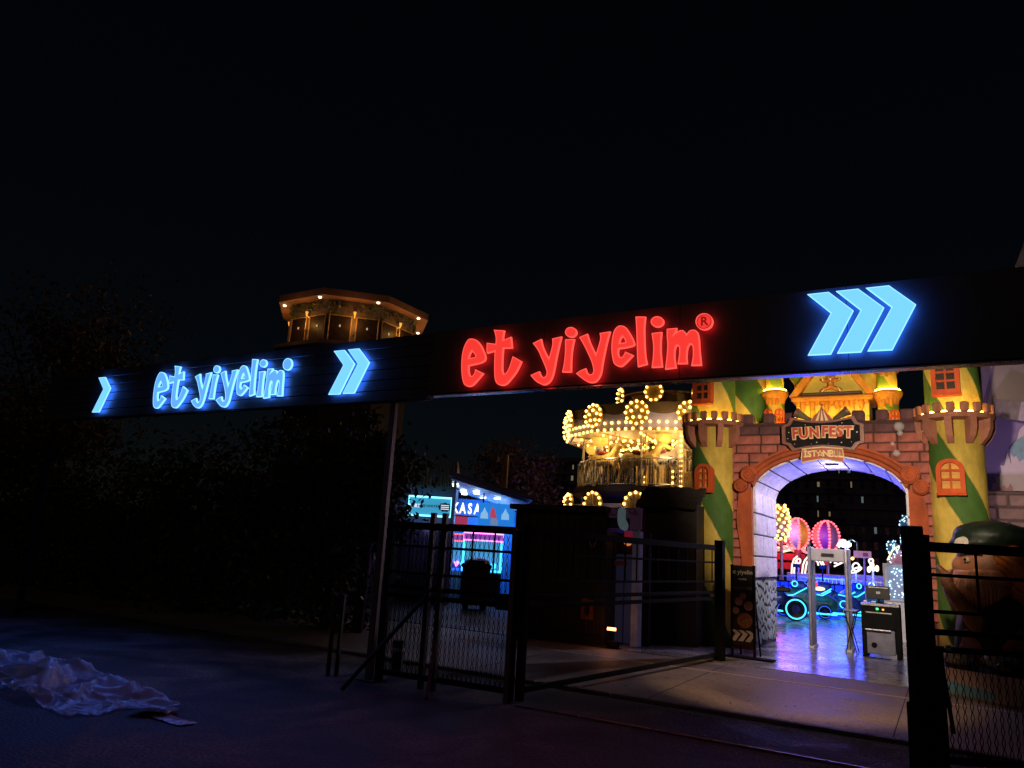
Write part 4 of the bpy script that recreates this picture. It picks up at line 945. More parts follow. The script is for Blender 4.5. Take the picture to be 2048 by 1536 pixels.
# white KASA letters in the hall
kp = KF.at(933, 1018, 1.2)
ks = thing('kasa_letters', 'glowing white "KASA" letters hanging inside the kiosk hall', 'lit sign', KF.w((kp.x, 1.2, kp.z)), KR)
for ch, i in zip('KASA', range(4)): link('letter', text_mesh(ch, .42, glow('white_letter_lit', (1.0, .93, .78), 1.6), .02, .012, sx=.62), ks, (-.32 + i * .21, 0, 0))
MB().span(-.6, .6, .03, .09, -.22, -.19).build('rail', BLACK, ks)
MB().span(-.5, -.46, .04, .08, .1, .75).build('hanger', BLACK, ks); MB().span(.46, .5, .04, .08, .1, .65).build('hanger', BLACK, ks)
# mural panel: simple figure with red pointed hat between two pale trees
mx0, mx1, mz0, mz1 = KF.rng(958, 1005, 1027, 1055, .6)
mu = thing('wall_mural', 'bright blue mural panel with pale trees and a red pointed hat', 'mural', KF.w(((mx0 + mx1) / 2, .6, (mz0 + mz1) / 2)), KR)
mw = (mx1 - mx0); mh = (mz1 - mz0)
MB().box((0, 0, 0), (mw, .06, mh), bev=.01).build('board', glow('lit_blue_board', (.02, .24, .80), .8), mu)
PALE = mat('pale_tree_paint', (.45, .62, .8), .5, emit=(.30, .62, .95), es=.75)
for x in (-mw * .33, mw * .25):
    MB().prism([(x - .11, -.12), (x + .11, -.12), (x + .1, .02), (x + .04, .1), (x, .2), (x - .05, .08), (x - .1, .02)], -.05, -.032).build('tree_shape', PALE, mu)
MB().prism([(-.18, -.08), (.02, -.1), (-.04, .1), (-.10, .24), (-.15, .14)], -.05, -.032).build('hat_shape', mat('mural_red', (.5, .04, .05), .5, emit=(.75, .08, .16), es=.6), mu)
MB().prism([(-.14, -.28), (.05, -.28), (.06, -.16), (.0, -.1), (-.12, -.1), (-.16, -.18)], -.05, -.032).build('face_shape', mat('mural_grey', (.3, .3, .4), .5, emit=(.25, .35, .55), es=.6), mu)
# things in the hall: claw machine, red counter, sign boards
def arcade(name, label, px, py, dy, w, h, body, neon, neon2):
    p = gnd(px, py); X = KF.at(px, 1100, dy).x
    t = thing(name, label, 'arcade machine', KF.w((X, dy, .016)), KR)
    MB().box((0, 0, h * .22), (w, .7, h * .44), bev=.03).build('cabinet', body, t)
    MB().box((0, .3, h * .66), (w, .1, h * .44), bev=.01).build('back_panel', glow('arcade_back', (.1, .5, .8), .5), t)
    MB().box((0, 0, h * .94), (w, .7, h * .12), bev=.02).build('header', glow('arcade_header', (.5, .2, .8), .25), t)
    for s_ in (-1, 1): MB().cyl((s_ * (w / 2 - .03), -.33, h * .44), (s_ * (w / 2 - .03), -.33, h * .88), .035, 8).build('neon_tube', neon, t)
    MB().span(-w / 2, w / 2, -.36, -.32, h * .44, h * .47).build('neon_tube', neon, t)
    MB().tube([(-w / 2, -.37, h * .89), (w / 2, -.37, h * .89), (w / 2, -.37, h * .995), (-w / 2, -.37, h * .995)], .018, 6, closed=True).build('header_frame', neon2, t)
    for i in range(6): MB().ball((-w * .3 + w * .12 * i, .1, h * .5 + .05 * (i % 2)), .09).build('toy', (NEON_P, KBLUE, NEON_C)[i % 3] if i % 2 else KBLUE, t)
    return t
arcade('claw_machine', 'claw machine with cyan neon tubes and pink header in the kiosk hall', 965, 1200, 1.6, 1.15, 1.95, mat('dark_cabinet', (.03, .03, .05), .4), NEON_C, NEON_P)
arcade('claw_machine', 'smaller white lit game machine at the left side of the kiosk hall', 912, 1200, 2.6, .7, 1.9, WHITEP, NEON_B, NEON_R)
p = KF.at(915, 1046, 2.4)
o = thing('hall_poster', 'red and pink lit poster on the kiosk side wall', 'poster', KF.w((p.x, 2.4, p.z)), KR)
MB().box((0, 0, 0), (.62, .04, .5), bev=.01).build('board', glow('pink_poster', (.6, .05, .12), .45), o)
MB().box((0, -.03, -.12), (.56, .02, .12)).build('band', glow('pale_pink_print', (1, .4, .5), .8), o)
p = gnd(945, 1232)
rc = thing('waste_bin', 'dark red wheeled container standing in front of the kiosk', 'container', KF.w((KF.at(950, 1180, -.9).x, -.9, .016)), KR)
MB().prism([(-.32, .12), (.32, .12), (.36, 1.02), (-.36, 1.02)], -.3, .3).build('body', mat('dull_red_plastic', (.10, .015, .02), .45), rc)
MB().box((0, 0, 1.08), (.78, .68, .1), bev=.03).build('lid', BLACK, rc)
MB().ball((.02, .0, 1.16), .34, 2, (1, .9, .38)).build('black_bag', mat('black_bag_film', (.01, .01, .012), .3, bump=.5), rc)
for x in (-.22, .22): MB().tube([(x, -.34, .08), (x, -.26, .08)], .08, 12).build('wheel', BLACK, rc)
MB().tube([(xl + 1.5, .6, zl - .2), (xl + 1.5, .6, zl + .75)], .09, 10).build('chimney', mat('rust_pipe', (.18, .09, .03), .6), kio)
# ------------------------------------------------------------------ striped awning beyond the kiosk
p = at(1096, 1012, 21.5)
aw = thing('striped_awning', 'red and white striped awning top between kiosk and carousel', 'awning', (p.x, 21.5, 0))
for i in range(6): MB().prism([(-1.5 + i * .5, p.z - .2), (-1.0 + i * .5, p.z - .24), (-1.0 + i * .5, p.z + .02 - .02 * i), (-1.5 + i * .5, p.z + .04 - .02 * i)], -.6 , .6).build('stripe', (mat('awning_red', (.28, .02, .02), .6), mat('awning_white', (.5, .45, .45), .6))[i % 2], aw)
for x in (-1.4, 1.4): MB().cyl((x, 0, .016), (x, 0, p.z - .2), .03, 8).build('pole', STEEL, aw)
# ------------------------------------------------------------------ dark booths beside the open gate leaf
BY = 12.95
bx0, bx1, bz0, bz1 = rng(1034, 1008, 1206, 1290, BY)
WOODD = mat('dark_wood', (.035, .022, .015), .55, var=.35, stretch=(1, 1, .15), scale=14)
bo = thing('dark_booth', 'long dark wooden booth with flat roof beside the open gate leaf', 'booth', (0, BY, 0))
MB().span(bx0, bx1, 0, 1.3, .012, bz1 - .1).build('wall', DARKWALL, bo)
MB().span(bx0 - .1, bx1 + .02, -.12, 1.4, bz1 - .1, bz1, .01).build('roof', DARKWALL, bo)
n = 12
for i in range(n):
    w = (bx1 - bx0) / n; MB().box((0, 0, 0), (w - .012, .03, bz1 - .35), bev=.006).build('plank', WOODD, bo, (bx0 + w * (i + .5), -.016, (bz1 - .1) / 2 + .05))
hp = at(1172, 1195, BY - .06)
po = MB().prism([(-.10, 0), (.14, 0), (.14, .34), (.02, .36), (.0, .44), (-.10, .44)], -.02, 0, [[(.02 + .06 * math.cos(k * PI / 6), .15 + .09 * math.sin(k * PI / 6)) for k in range(12)]]).build('cut_out', mat('rust_orange_panel', (.26, .08, .03), .5), bo, (hp.x, -.04, hp.z - .38))
for dx in (-1, 1):
    e = at(1185 + dx * 5, 1087, BY - .06); MB().box((0, 0, 0), (.02, .02, .14), ry=dx * .5).build('antenna', mat('grey_stick', (.3, .28, .26), .5), bo, (e.x, -.05, e.z))
# recess with ghost board and dark blue doors
gx0, gx1, gz0, gz1 = rng(1206, 1014, 1282, 1060, BY + .1)
gh = thing('ghost_booth', 'narrow booth with purple board showing a pale ghost above blue doors', 'booth', ((gx0 + gx1) / 2, BY + .1, 0))
gw = (gx1 - gx0) / 2; ZG = gz1
MB().span(-gw, gw, .5, .6, .012, ZG - .45).build('back_wall', DARKWALL, gh)
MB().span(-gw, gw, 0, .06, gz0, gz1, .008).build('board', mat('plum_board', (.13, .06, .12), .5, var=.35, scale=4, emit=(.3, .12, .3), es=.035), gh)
MB().span(-gw + .03, gw - .22, -.008, .0, gz0 + .01, gz0 + .2).build('board_dark_area', mat('night_blue_print', (.035, .035, .08), .5), gh)  # dark blue area low on the board
ghost = [(-.06, .16), (.02, .20), (.08, .15), (.08, 0), (.14, -.12), (.10, -.22), (.0, -.2), (-.06, -.1), (-.07, .02)]
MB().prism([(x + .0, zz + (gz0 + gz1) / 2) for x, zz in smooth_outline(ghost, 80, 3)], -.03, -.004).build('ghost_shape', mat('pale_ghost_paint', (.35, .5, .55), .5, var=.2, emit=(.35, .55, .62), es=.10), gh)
for x, zz, r_ in ((-.16, .12, .07), (.2, .14, .05), (.27, .1, .03), (-.05, .17, .03)): MB().tube([(x + r_ * math.cos(k * PI / 8), -.006, (gz0 + gz1) / 2 + zz + r_ * math.sin(k * PI / 8)) for k in range(16)], .010, 5, closed=True).build('ring_print', mat('rose_print', (.3, .12, .12), .5), gh)
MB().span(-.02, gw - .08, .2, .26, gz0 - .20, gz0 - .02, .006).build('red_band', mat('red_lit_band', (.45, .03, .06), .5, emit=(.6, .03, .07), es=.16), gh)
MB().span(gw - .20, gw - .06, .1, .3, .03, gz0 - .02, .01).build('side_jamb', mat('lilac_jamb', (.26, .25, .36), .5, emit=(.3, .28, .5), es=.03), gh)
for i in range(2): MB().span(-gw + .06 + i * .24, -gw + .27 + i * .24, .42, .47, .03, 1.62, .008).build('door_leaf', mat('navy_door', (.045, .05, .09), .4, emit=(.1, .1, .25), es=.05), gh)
MB().span(-gw - .04, -gw + .03, -.03, .2, .012, gz0, .008).build('post', mat('rust_post', (.25, .08, .04), .5), gh)
MB().span(-.12, .12, .0, .03, 1.42, 1.5).build('lintel_mark', mat('rust_mark', (.3, .08, .03), .5), gh)
lb = at(1213, 1085, BY + .3)
MB().ball((.0, .35, 1.86), .085).build('orange_globe', glow('orange_globe_glow', (.8, .22, .06), .7), gh)
q = gnd(1227, 1259)
fl = thing('floor_lamp', 'small glowing orange lamp low on the floor of the dark booth', 'lamp', (at(1227, 1259, BY - .25).x, BY - .25, .016))
MB().box((0, .0, .06), (.20, .10, .12), bev=.01).build('housing', BLACK, fl)
zf = at(1227, 1259, BY - .25).z
MB().span(-.09, .07, -.075, -.055, max(.08, zf - .03), max(.13, zf + .02)).build('lens', glow('orange_lens', (1, .35, .12), 5.0), fl)
lamp('floor_glow', 'POINT', (0, -.2, .35), 1.6, (1, .32, .1), fl, .05)
# roofed hut against the left tower
hx0, hx1, hz0, hz1 = rng(1284, 982, 1392, 1310, 14.25)
hu = thing('dark_hut', 'dark hut with shaggy roof standing against the left tower', 'hut', ((hx0 + hx1) / 2, 14.25, 0))
hw2 = (hx1 - hx0) / 2
MB().span(-hw2, hw2, 0, .7, .012, hz1 - .25).build('wall', DARKWALL, hu)
MB().span(-hw2 - .02, -hw2 + .10, -.04, 0, .012, hz1 - .25).build('corner_post', mat('brown_corner', (.10, .05, .02), .6), hu)
for r_ in range(4):
    for i in range(9):
        w = 2 * (hw2 + .06) / 9; MB().box((0, 0, 0), (w * 1.05, .05, .2), rx=R(-35), rz=random.uniform(-.1, .1), bev=.01).build('shingle', DARKWALL, hu, (-hw2 - .06 + w * (i + .5 + .3 * (r_ % 2)), -.12 + r_ * .12, hz1 - .25 + r_ * .085 + random.uniform(-.02, .02)))
pc_ = at(1332, 1092, 14.22); MB().tube([(pc_.x - (hx0 + hx1) / 2 + .2 * math.cos(k * PI / 12), -.03, pc_.z + .2 * math.sin(k * PI / 12)) for k in range(24)], .02, 6, closed=True).build('round_ornament', WOODD, hu)
# ------------------------------------------------------------------ octagonal pavilion tower
PVD = 25.0
pv = hpt(652, 1160, PVD)
pav = thing('pavilion_tower', 'octagonal pavilion tower with ivy, dark windows and small soffit lights', 'tower', (pv.x, pv.y, 0))
PF = math.atan2(-pv.y, -pv.x)
zroof = hpt(709, 583, PVD - 2.4).z
PVW = mat('plum_plaster', (.16, .10, .09), .7, var=.3, scale=3, bump=.2)
SOF = mat('brown_soffit', (.35, .17, .10), .6, var=.15, scale=3)
RR, RW = 2.62, 2.12
def octa(r, z): return [pol(PF + PI / 8 + k * PI / 4, r, z) for k in range(8)]
def ring(r0, z0_, r1, z1_):
    mb = MB(); A = octa(r0, z0_); B = octa(r1, z1_); mb.add(A + B, [(k, (k + 1) % 8, 8 + (k + 1) % 8, 8 + k) for k in range(8)]); return mb
rf = ring(RR, zroof - .0, RR, zroof - .22); rf.add(octa(RR, zroof) + [Vector((0, 0, zroof + .55))], [(k, (k + 1) % 8, 8) for k in range(8)])
roof = rf.build('roof', SOF, pav)
ring(RR - .01, zroof - .215, RW - .1, zroof - .20).build('soffit', SOF, pav)
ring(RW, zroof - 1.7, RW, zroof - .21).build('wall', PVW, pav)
ring(RW - .06, .0, RW - .06, zroof - 1.76).build('base_wall', mat('shaded_tower_base', (.018, .014, .013), .85), pav)  # shade below the cornice is put into this darker wall colour
ring(RW - .05, zroof - 1.78, RW + .46, zroof - 1.74).build('cornice', PVW, pav); ring(RW + .46, zroof - 1.74, RW + .46, zroof - 1.62).build('cornice_lip', PVW, pav); ring(RW - .05, zroof - 1.66, RW + .46, zroof - 1.62).build('cornice_top', PVW, pav)  # ledge added, wide enough to keep the wall lights off the base
ivy = MB(); ri = random.Random(4)
for k in range(8):
    a = PF + k * PI / 4
    if math.cos(a - PF) < -.4: continue
    wface = 2 * RW * math.sin(PI / 8); ap_ = RW * math.cos(PI / 8)
    zt = zroof - 1.15; 
    for j in (-1, 1):
        wd = MB().box((0, 0, 0), (.06, .66, .86), bev=.01).build('window', DARKPANE, pav, pol(a, ap_ + .01, zt) + Vector((-math.sin(a) * j * .42, math.cos(a) * j * .42, 0)), rz=a)
        MB().tube([(.04, -.34, -.44), (.04, .34, -.44), (.04, .34, .44), (.04, -.34, .44)], .028, 6, closed=True).build('frame', mat('ochre_frame', (.42, .26, .12), .5), wd)
        MB().box((.04, 0, .1), (.02, .05, .07)).build('sticker', mat('window_sticker', (.7, .7, .7), .5, emit=(.6, .6, .55), es=.25), wd)
    wl = MB().tube([(0, 0, 0), (.12, 0, .03), (.12, 0, .16)], [.02, .02, .05], 8).build('wall_light', glow('amber_lamp', (1, .45, .08), .8), pav, pol(a, ap_ + .02, zt + .42), rz=a)
    lamp('wall_glow', 'POINT', pol(a, ap_ + .34, zt + .22), 7, (1.0, .46, .07), pav, .05)
    for j in range(170):
        u = ri.uniform(-wface / 2, wface / 2); zz = zroof - .26 - abs(ri.gauss(0, .22)) if ri.random() < .7 else zt + ri.uniform(-.7, .5)
        if zz < zt + .40 and .10 < abs(u) < .76: continue
        p = pol(a, ap_ + ri.uniform(.02, .09), zz) + Vector((-math.sin(a) * u, math.cos(a) * u, 0)); s_ = ri.uniform(.03, .07)
        d1 = Vector((ri.uniform(-1, 1), ri.uniform(-1, 1), ri.uniform(-1, 1))).normalized(); d2 = d1.cross(Vector((ri.uniform(-1, 1), ri.uniform(-1, 1), ri.uniform(-1, 1)))).normalized()
        ivy.add([p - d1 * s_, p + d2 * s_ * .6, p + d1 * s_, p - d2 * s_ * .6], [(0, 1, 2, 3)])
    sl_ = MB().lathe([(0, -.03), (.045, -.03), (.05, 0), (0, 0)], 12).build('soffit_light', DOWNL if 0 else glow('warm_soffit_lamp', (1, .8, .5), 6.0), pav, pol(a + PI / 8 - .1, RR - .26, zroof - .215))
    lamp('soffit_glow', 'POINT', pol(a, RR + .1, zroof - .85), 4.5, (1.0, .50, .26), pav, .08)
iv = ivy.build('ivy', mat('ivy_leaf', (.10, .16, .03), .5, var=.4), pav); iv['kind'] = 'stuff'
# ------------------------------------------------------------------ far apartment blocks
def block(label, px0, py0, px1, py1, Y, floors, cols, lit, seed):
    x0, x1, z0, z1 = rng(px0, py0, px1, py1, Y); z0 = 0
    x1 = max(x0 + 1, x1)
    t = thing('apartment_block', label, 'building', ((x0 + x1) / 2, Y, 0)); rw = random.Random(seed); W = x1 - x0
    MB().span(-W / 2, W / 2, 0, 14, 0, z1).build('wall', mat('far_facade_%d' % seed, (.11, .12, .16), .8, var=.2), t)
    MB().span(-W / 2 - .4, W / 2 + .4, -.5, 14.4, z1, z1 + .5).build('parapet', mat('far_parapet', (.10, .10, .13), .8), t)
    fh = z1 / floors; cw = W / cols
    base = MB().box((0, 0, 0), (cw * .34, .12, fh * .5)).mesh('window', mat('far_dark_window', (.02, .025, .035), .2))
    for f in range(1, floors):
        MB().span(-W / 2, W / 2, -.25, 0, f * fh - .12, f * fh + .08).build('floor_band', mat('far_band', (.14, .14, .18), .8), t)
        for c_ in range(cols):
            v = rw.random(); me = base
            w_ = link('window', base, t, (-W / 2 + cw * (c_ + .5), -.05, f * fh + fh * .55))
            if v < lit:
                MB().box((rw.uniform(-.1, .1) * cw, -.08, 0), (cw * rw.uniform(.10, .28), .04, fh * rw.uniform(.3, .46))).build('lit_pane', WINWARM if rw.random() < .5 else WINLIT, w_)
            if rw.random() < .35: MB().span(-cw * .4, cw * .4, -.9, -.08, -fh * .33, -fh * .22).build('balcony', mat('far_band', (.14, .14, .18), .8), w_)
    return t
block('dark apartment block with scattered lit windows seen through the arch', 1500, 900, 1840, 1150, 78, 9, 15, .26, 21)
block('far dark apartment block with a few cool lit windows left of the carousel', 1040, 925, 1165, 1150, 82, 9, 8, .10, 5)
# ------------------------------------------------------------------ inside the arch: checkpoint
dl, dr = gnd(1627, 1296), gnd(1702, 1304)
DYY = 16.72
md_ = thing('metal_detector', 'grey walk-through metal detector frame under the arch', 'metal detector', ((dl.x + dr.x) / 2, DYY, .016))
dw = (dr.x - dl.x) / 2
for s_ in (-1, 1):
    lg = MB().span(s_ * dw - .035, s_ * dw + .035, -.28, .28, .02, 1.98, .02).build('side_panel', ALU, md_)
    MB().span(s_ * dw - .055, s_ * dw + .055, -.30, .30, .0, .05, .008).build('foot', WHITEP, lg)
    MB().span(s_ * dw - .012, s_ * dw + .012, -.290, -.281, .1, 1.7).build('light_strip', mat('detector_strip', (.35, .36, .42), .3), lg)
MB().span(-dw - .03, dw + .03, -.22, .22, 1.70, 1.955, .02).build('header', GREYMET, md_)
MB().span(-.12, .12, -.232, -.222, 1.79, 1.86).build('display', mat('dark_display', (.05, .05, .06), .2), md_)
q0, q1 = at(1724, 1206, 16.3), at(1800, 1206, 16.3)
dk = thing('scanner_desk', 'black baggage scanner desk with steel bar and grey door beside detector', 'desk', ((q0.x + q1.x) / 2, 16.3, .016))
w = (q1.x - q0.x) / 2
MB().span(-w, w, -.28, .28, .93, .98, .01).build('top', STEEL, dk)
MB().span(-w + .03, w - .03, -.24, .24, .52, .93, .01).build('upper_box', BLACK, dk)
MB().span(-w + .05, w - .10, -.20, .2, .06, .50, .01).build('cabinet_door', mat('blue_grey_panel', (.20, .20, .28), .5), dk)
MB().tube([(-w + .2, -.215, .22), (-w + .2, -.20, .22)], .05, 14).build('vent', BLACK, dk)
MB().cyl((-w + .07, -.29, .50), (w - .16, -.29, .50), .018, 10).build('handle_bar', STEEL, dk)
for s_ in (-1, 1): MB().span(s_ * (w - .04) - .04, s_ * (w - .04) + .04, -.26, .26, .0, .93, .008).build('leg', BLACK, dk)
MB().span(-w + .06, w - .14, -.25, -.245, .80, .82).build('groove', ALU, dk)
MB().box((-.05, -.25, .88), (.035, .02, .035)).build('green_lamp', NEON_G, dk); MB().box((.05, -.25, .875), (.035, .02, .03)).build('amber_lamp', glow('amber_indicator', (1, .4, .1), 1.5), dk)
mo = thing('monitor', 'black computer monitor seen from behind on the scanner desk', 'monitor', ((q0.x + q1.x) / 2 - .04, 16.35, .996))
MB().box((0, 0, .19), (.40, .04, .25), bev=.01).build('back_shell', mat('monitor_black', (.02, .02, .024), .3), mo)
MB().box((0, -.021, .285), (.34, .01, .012)).build('vent_line', ALU, mo); MB().box((0, -.024, .19), (.07, .01, .045)).build('label_plate', GREYMET, mo)
MB().box((0, 0, .035), (.04, .03, .07)).build('stand', BLACK, mo); MB().box((0, 0, .006), (.2, .14, .012), bev=.004).build('base', BLACK, mo)
for i in range(5):
    o = MB().box((0, 0, .02), (random.uniform(.05, .1), .08, .035), bev=.006).build('tray_item', (WHITEP, ALU, BLACK)[i % 3], None, ((q0.x + q1.x) / 2 - .25 + i * .14, 16.12, .998))
    tag(o, ('small white box at the left edge of the scanner desk', 'small metal box left of the monitor base', 'small black box before the monitor base', 'small white box right of the monitor base', 'small metal box at the right edge of the desk')[i], 'small box', 'small boxes on the scanner desk')
st = gnd(1712, 1300)
fs_ = thing('folding_stand', 'thin black folding trestle between detector and desk', 'stand', (st.x, 16.6, .016))
for s_ in (-1, 1):
    MB().cyl((-.1 * s_, -.2, 0), (.1 * s_, -.2, .78), .011, 6).build('leg', BLACK, fs_); MB().cyl((-.1 * s_, .2, 0), (.1 * s_, .2, .78), .011, 6).build('leg', BLACK, fs_)
MB().span(-.12, .12, -.22, .22, .78, .80, .005).build('top', mat('grey_trestle_top', (.3, .3, .33), .4), fs_)
cb_ = MB().tube([((q0.x + q1.x) / 2 - .2 + .3 * t / 14 + .05 * math.sin(t), 15.98 + .05 * math.cos(t * 1.3), .024) for t in range(15)], .008, 5).build('cable', BLACK)
tag(cb_, 'black cable curling on the floor below the scanner desk', 'cable')
# ------------------------------------------------------------------ A-frame menu sign at the left jamb
ab = gnd(1488, 1322)
AY = 13.6
x0, x1, z0, z1 = rng(1464, 1128, 1510, 1300, AY)
am = thing('menu_board', 'black standing "et yiyelim" menu board with dishes and white arrows', 'menu board', ((x0 + x1) / 2, AY, .016), R(-4))
mw_, mh_ = (x1 - x0) / 2, z1 - .02
MB().box((0, 0, mh_ * .56), (2 * mw_, .05, mh_ * .86), bev=.006).build('panel', mat('menu_black', (.025, .018, .015), .35), am)
for s_ in (-1, 1):
    MB().span(s_ * mw_ - .02, s_ * mw_ + .02, -.035, .03, 0, mh_, .004).build('frame_leg', BLACK, am)
    bar_mesh((s_ * (mw_ - .02), .03, mh_ * .8), (s_ * (mw_ - .02), .42, .01), .025).build('rear_leg', BLACK, am)
MB().span(-mw_ - .1, mw_ + .32, -.12, .1, 0, .03, .004).build('base_plate', BLACK, am)
MP = mat('menu_white_print', (.62, .55, .48), .5)
for ch_, s0, zz in (('et yiyelim', .105, .92), ('mutfak', .05, .845), ('LEZZETLERİ', .06, .745)):
    link('lettering', text_mesh(ch_, s0, MP if zz > .8 else mat('menu_faint_print', (.22, .14, .1), .5), .002, .001), am, (0, -.03, mh_ * zz))
FOOD = [mat('food_pink', (.45, .2, .13), .5, var=.4, scale=20), mat('food_brown', (.25, .09, .03), .5, var=.5, scale=24)]
for (x, zz, r_) in ((-.06, .60, .07), (.09, .56, .08), (.0, .66, .06), (-.11, .50, .06)):
    d = MB().lathe([(0, .012), (r_ * .7, .01), (r_, 0)], 18, cap=False); d.v = [(p_[0], -p_[2], p_[1]) for p_ in d.v]; d.build('food_picture', FOOD[0], am, (x * 1.1, -.03, mh_ * zz))
d = MB().lathe([(0, .016), (.10, .014), (.13, 0)], 22, cap=False); d.v = [(p_[0], -p_[2], p_[1]) for p_ in d.v]; d.build('food_picture', FOOD[1], am, (.03, -.03, mh_ * .40))
for i in range(3): MB().prism([(p_[0] * .42 - .17 + i * .125, p_[1] * .30 + mh_ * .235) for p_ in CHEV], -.034, -.026).build('arrow_print', MP, am)
# ------------------------------------------------------------------ neon ride vehicles
VB = mat('blue_ride_paint', (.02, .08, .45), .25, var=.2, coat=.5)
VG = mat('teal_ride_paint', (.03, .25, .30), .3, var=.2, coat=.5)
VR = mat('red_ride_paint', (.5, .02, .03), .25, var=.2, coat=.5)
TYRE = mat('tyre_black', (.012, .012, .014), .5)
def wheel(t, x, y, z, r_, w_, neon, name='wheel'):
    d = MB().lathe([(r_ * .35, -w_ / 2), (r_ * .9, -w_ / 2), (r_, -w_ * .3), (r_, w_ * .3), (r_ * .9, w_ / 2), (r_ * .35, w_ / 2)], 24); d.v = [(p_[0], p_[2], p_[1]) for p_ in d.v]
    o = d.build(name, TYRE, t, (x, y, z), smooth=False)
    MB().tube([(r_ * .78 * math.cos(k * PI / 12), -w_ / 2 - .01, r_ * .78 * math.sin(k * PI / 12)) for k in range(24)], .022 if r_ > .25 else .010, 6, closed=True).build('neon_ring', neon, o)
    MB().tube([(0, -w_ / 2 - .005, 0), (0, w_ / 2, 0)], r_ * .35, 14).build('hub', VB, o); return o
def ride(px, py, label, kind, scale=1.0, rz=0.0):
    p = gnd(px, py); t = thing('neon_ride', label, 'ride vehicle', (p.x, p.y, .016), rz + R(14), 'neon ride vehicles inside the park')
    if kind == 'bike':
        b_ = blob('body', [((-.55, 0, .55), (.1, 0, .62), .16, .20), ((.1, 0, .62), (.55, 0, .45), .2, .16), ((.1, 0, .65), (.2, 0, .95), .14, .08)], VB, .04, 4)
        link('body', b_, t); wheel(t, .52, 0, .34, .34, .42, NEON_C); wheel(t, -.75, 0, .30, .30, .3, NEON_C)
        MB().box((.18, 0, .86), (.42, .3, .14), bev=.04).build('seat', TYRE, t)
        MB().tube([(-1.0, -.23, .62), (-.6, -.24, .30), (-.35, -.24, .1)], .02, 6).build('neon_tube', NEON_C, t)
        MB().tube([(-.9, -.25, .85), (-.5, -.25, .70), (.0, -.25, .72)], .02, 6).build('neon_tube', NEON_P, t)
        MB().ball((-.3, -.2, .95), .07).build('lamp', COOL, t)
    else:
        b_ = blob('body', [((-.8, 0, .42), (.8, 0, .42), .30, .28), ((-.5, 0, .62), (.2, 0, .66), .28, .24), ((.2, 0, .6), (.75, 0, .55), .22, .18)], VB if kind != 'frog' else VG, .05, 4)
        link('body', b_, t)
        for x in (-.6, .6): wheel(t, x, -.28, .22, .22, .16, NEON_B)
        MB().tube([(-.95, -.34, .16), (.95, -.34, .16)], .035, 6).build('under_neon', NEON_C, t)
        MB().tube([(-.8, -.32, .58), (-.3, -.35, .66), (.1, -.33, .9)], .02, 6).build('neon_tube', NEON_C, t)
        MB().tube([(.3, -.30, .74), (.55, -.30, .70), (.8, -.28, .85)], .02, 6).build('neon_tube', NEON_C, t)
        MB().box((-.1, .1, .95), (.5, .4, .3), bev=.1).build('seat_back', VB, t)
        for s_ in (-1, 1):
            if kind == 'frog':
                for (x, zz, r_) in ((-.25, 1.0, .08), (.12, 1.1, .09), (.3, .74, .07)):
                    if s_ < 0: MB().tube([(x + r_ * math.cos(k * PI / 8), -.36, zz + r_ * math.sin(k * PI / 8)) for k in range(16)], .018, 6, closed=True).build('neon_ring', NEON_C if x < .1 else NEON_B, t)
            elif kind == 'car' and s_ < 0:
                MB().ball((-.45, -.25, .98), .16, 2, (1, .8, 1)).build('red_dome', glow('red_dome_glow', (1, .05, .09), 1.2), t)
                MB().ball((-.25, -.30, .88), .09, 2, (2, .6, .7)).build('cream_lamp', NEON_W, t)
                MB().tube([(.45 + .11 * math.cos(k * PI / 8), -.33, .45 + .11 * math.sin(k * PI / 8)) for k in range(16)], .017, 6, closed=True).build('neon_ring', NEON_C, t)
                MB().ball((.0, -.34, .3), .07, 2, (1.6, .5, .6)).build('lamp', COOL, t)
        if kind == 'car2': MB().tube([(.75 + .1 * math.cos(k * PI / 8), -.2, 1.0 + .1 * math.sin(k * PI / 8)) for k in range(16)], .017, 6, closed=True).build('neon_ring', COOL if kind == 'car2' else NEON_C, t)
    return t
ride(1553, 1240, 'neon motorbike ride with large black wheel beside the passage wall', 'bike')
ride(1606, 1235, 'teal neon ride vehicle with rings of light seen left of the detector', 'frog')
ride(1655, 1236, 'blue neon ride car with red dome seen through the detector frame', 'car')
ride(1698, 1226, 'dark blue neon ride car behind the right leg of the detector', 'car2')
ride(1722, 1234, 'purple neon ride car with round lamp left of the scanner desk', 'frog', rz=.4)
for px, e in ((1585, 300), (1640, 400), (1695, 280)):  # fill lights added to turn the floor and rides blue
    p = gnd(px, 1230)
    o = thing('ride_fill_light', 'added blue fill light on a short stand among the neon rides, %s one' % {1585: 'left', 1640: 'middle', 1695: 'right'}[px], 'added light', (p.x, p.y + .9, .016))
    MB().cyl((0, 0, 0), (0, 0, 1.5), .025, 8).build('stand', BLACK, o); MB().box((0, 0, 1.55), (.2, .12, .12), bev=.01).build('head', BLACK, o)
    lamp('blue_fill', 'POINT', (0, -.4, 1.5), e, (.008, .05, 1.0), o, .7)
# blue lit barrier behind the rides
bw = thing('blue_barrier', 'low barrier of glowing blue panels behind the neon rides', 'barrier', (0, 28.9, .016))
xa, xb = at(1548, 1160, 28.9).x - .4, at(1745, 1160, 28.9).x
for i in range(12):
    w_ = (xb - xa) / 12; MB().box((0, 0, 0), (w_ - .04, .06, .86), bev=.015).build('panel', glow('blue_panel_glow', (.004, .05, .85), .55), bw, (xa + w_ * (i + .5), 0, .52))
MB().span(xa, xb, .04, .1, .0, 1.0).build('frame', BLACK, bw)
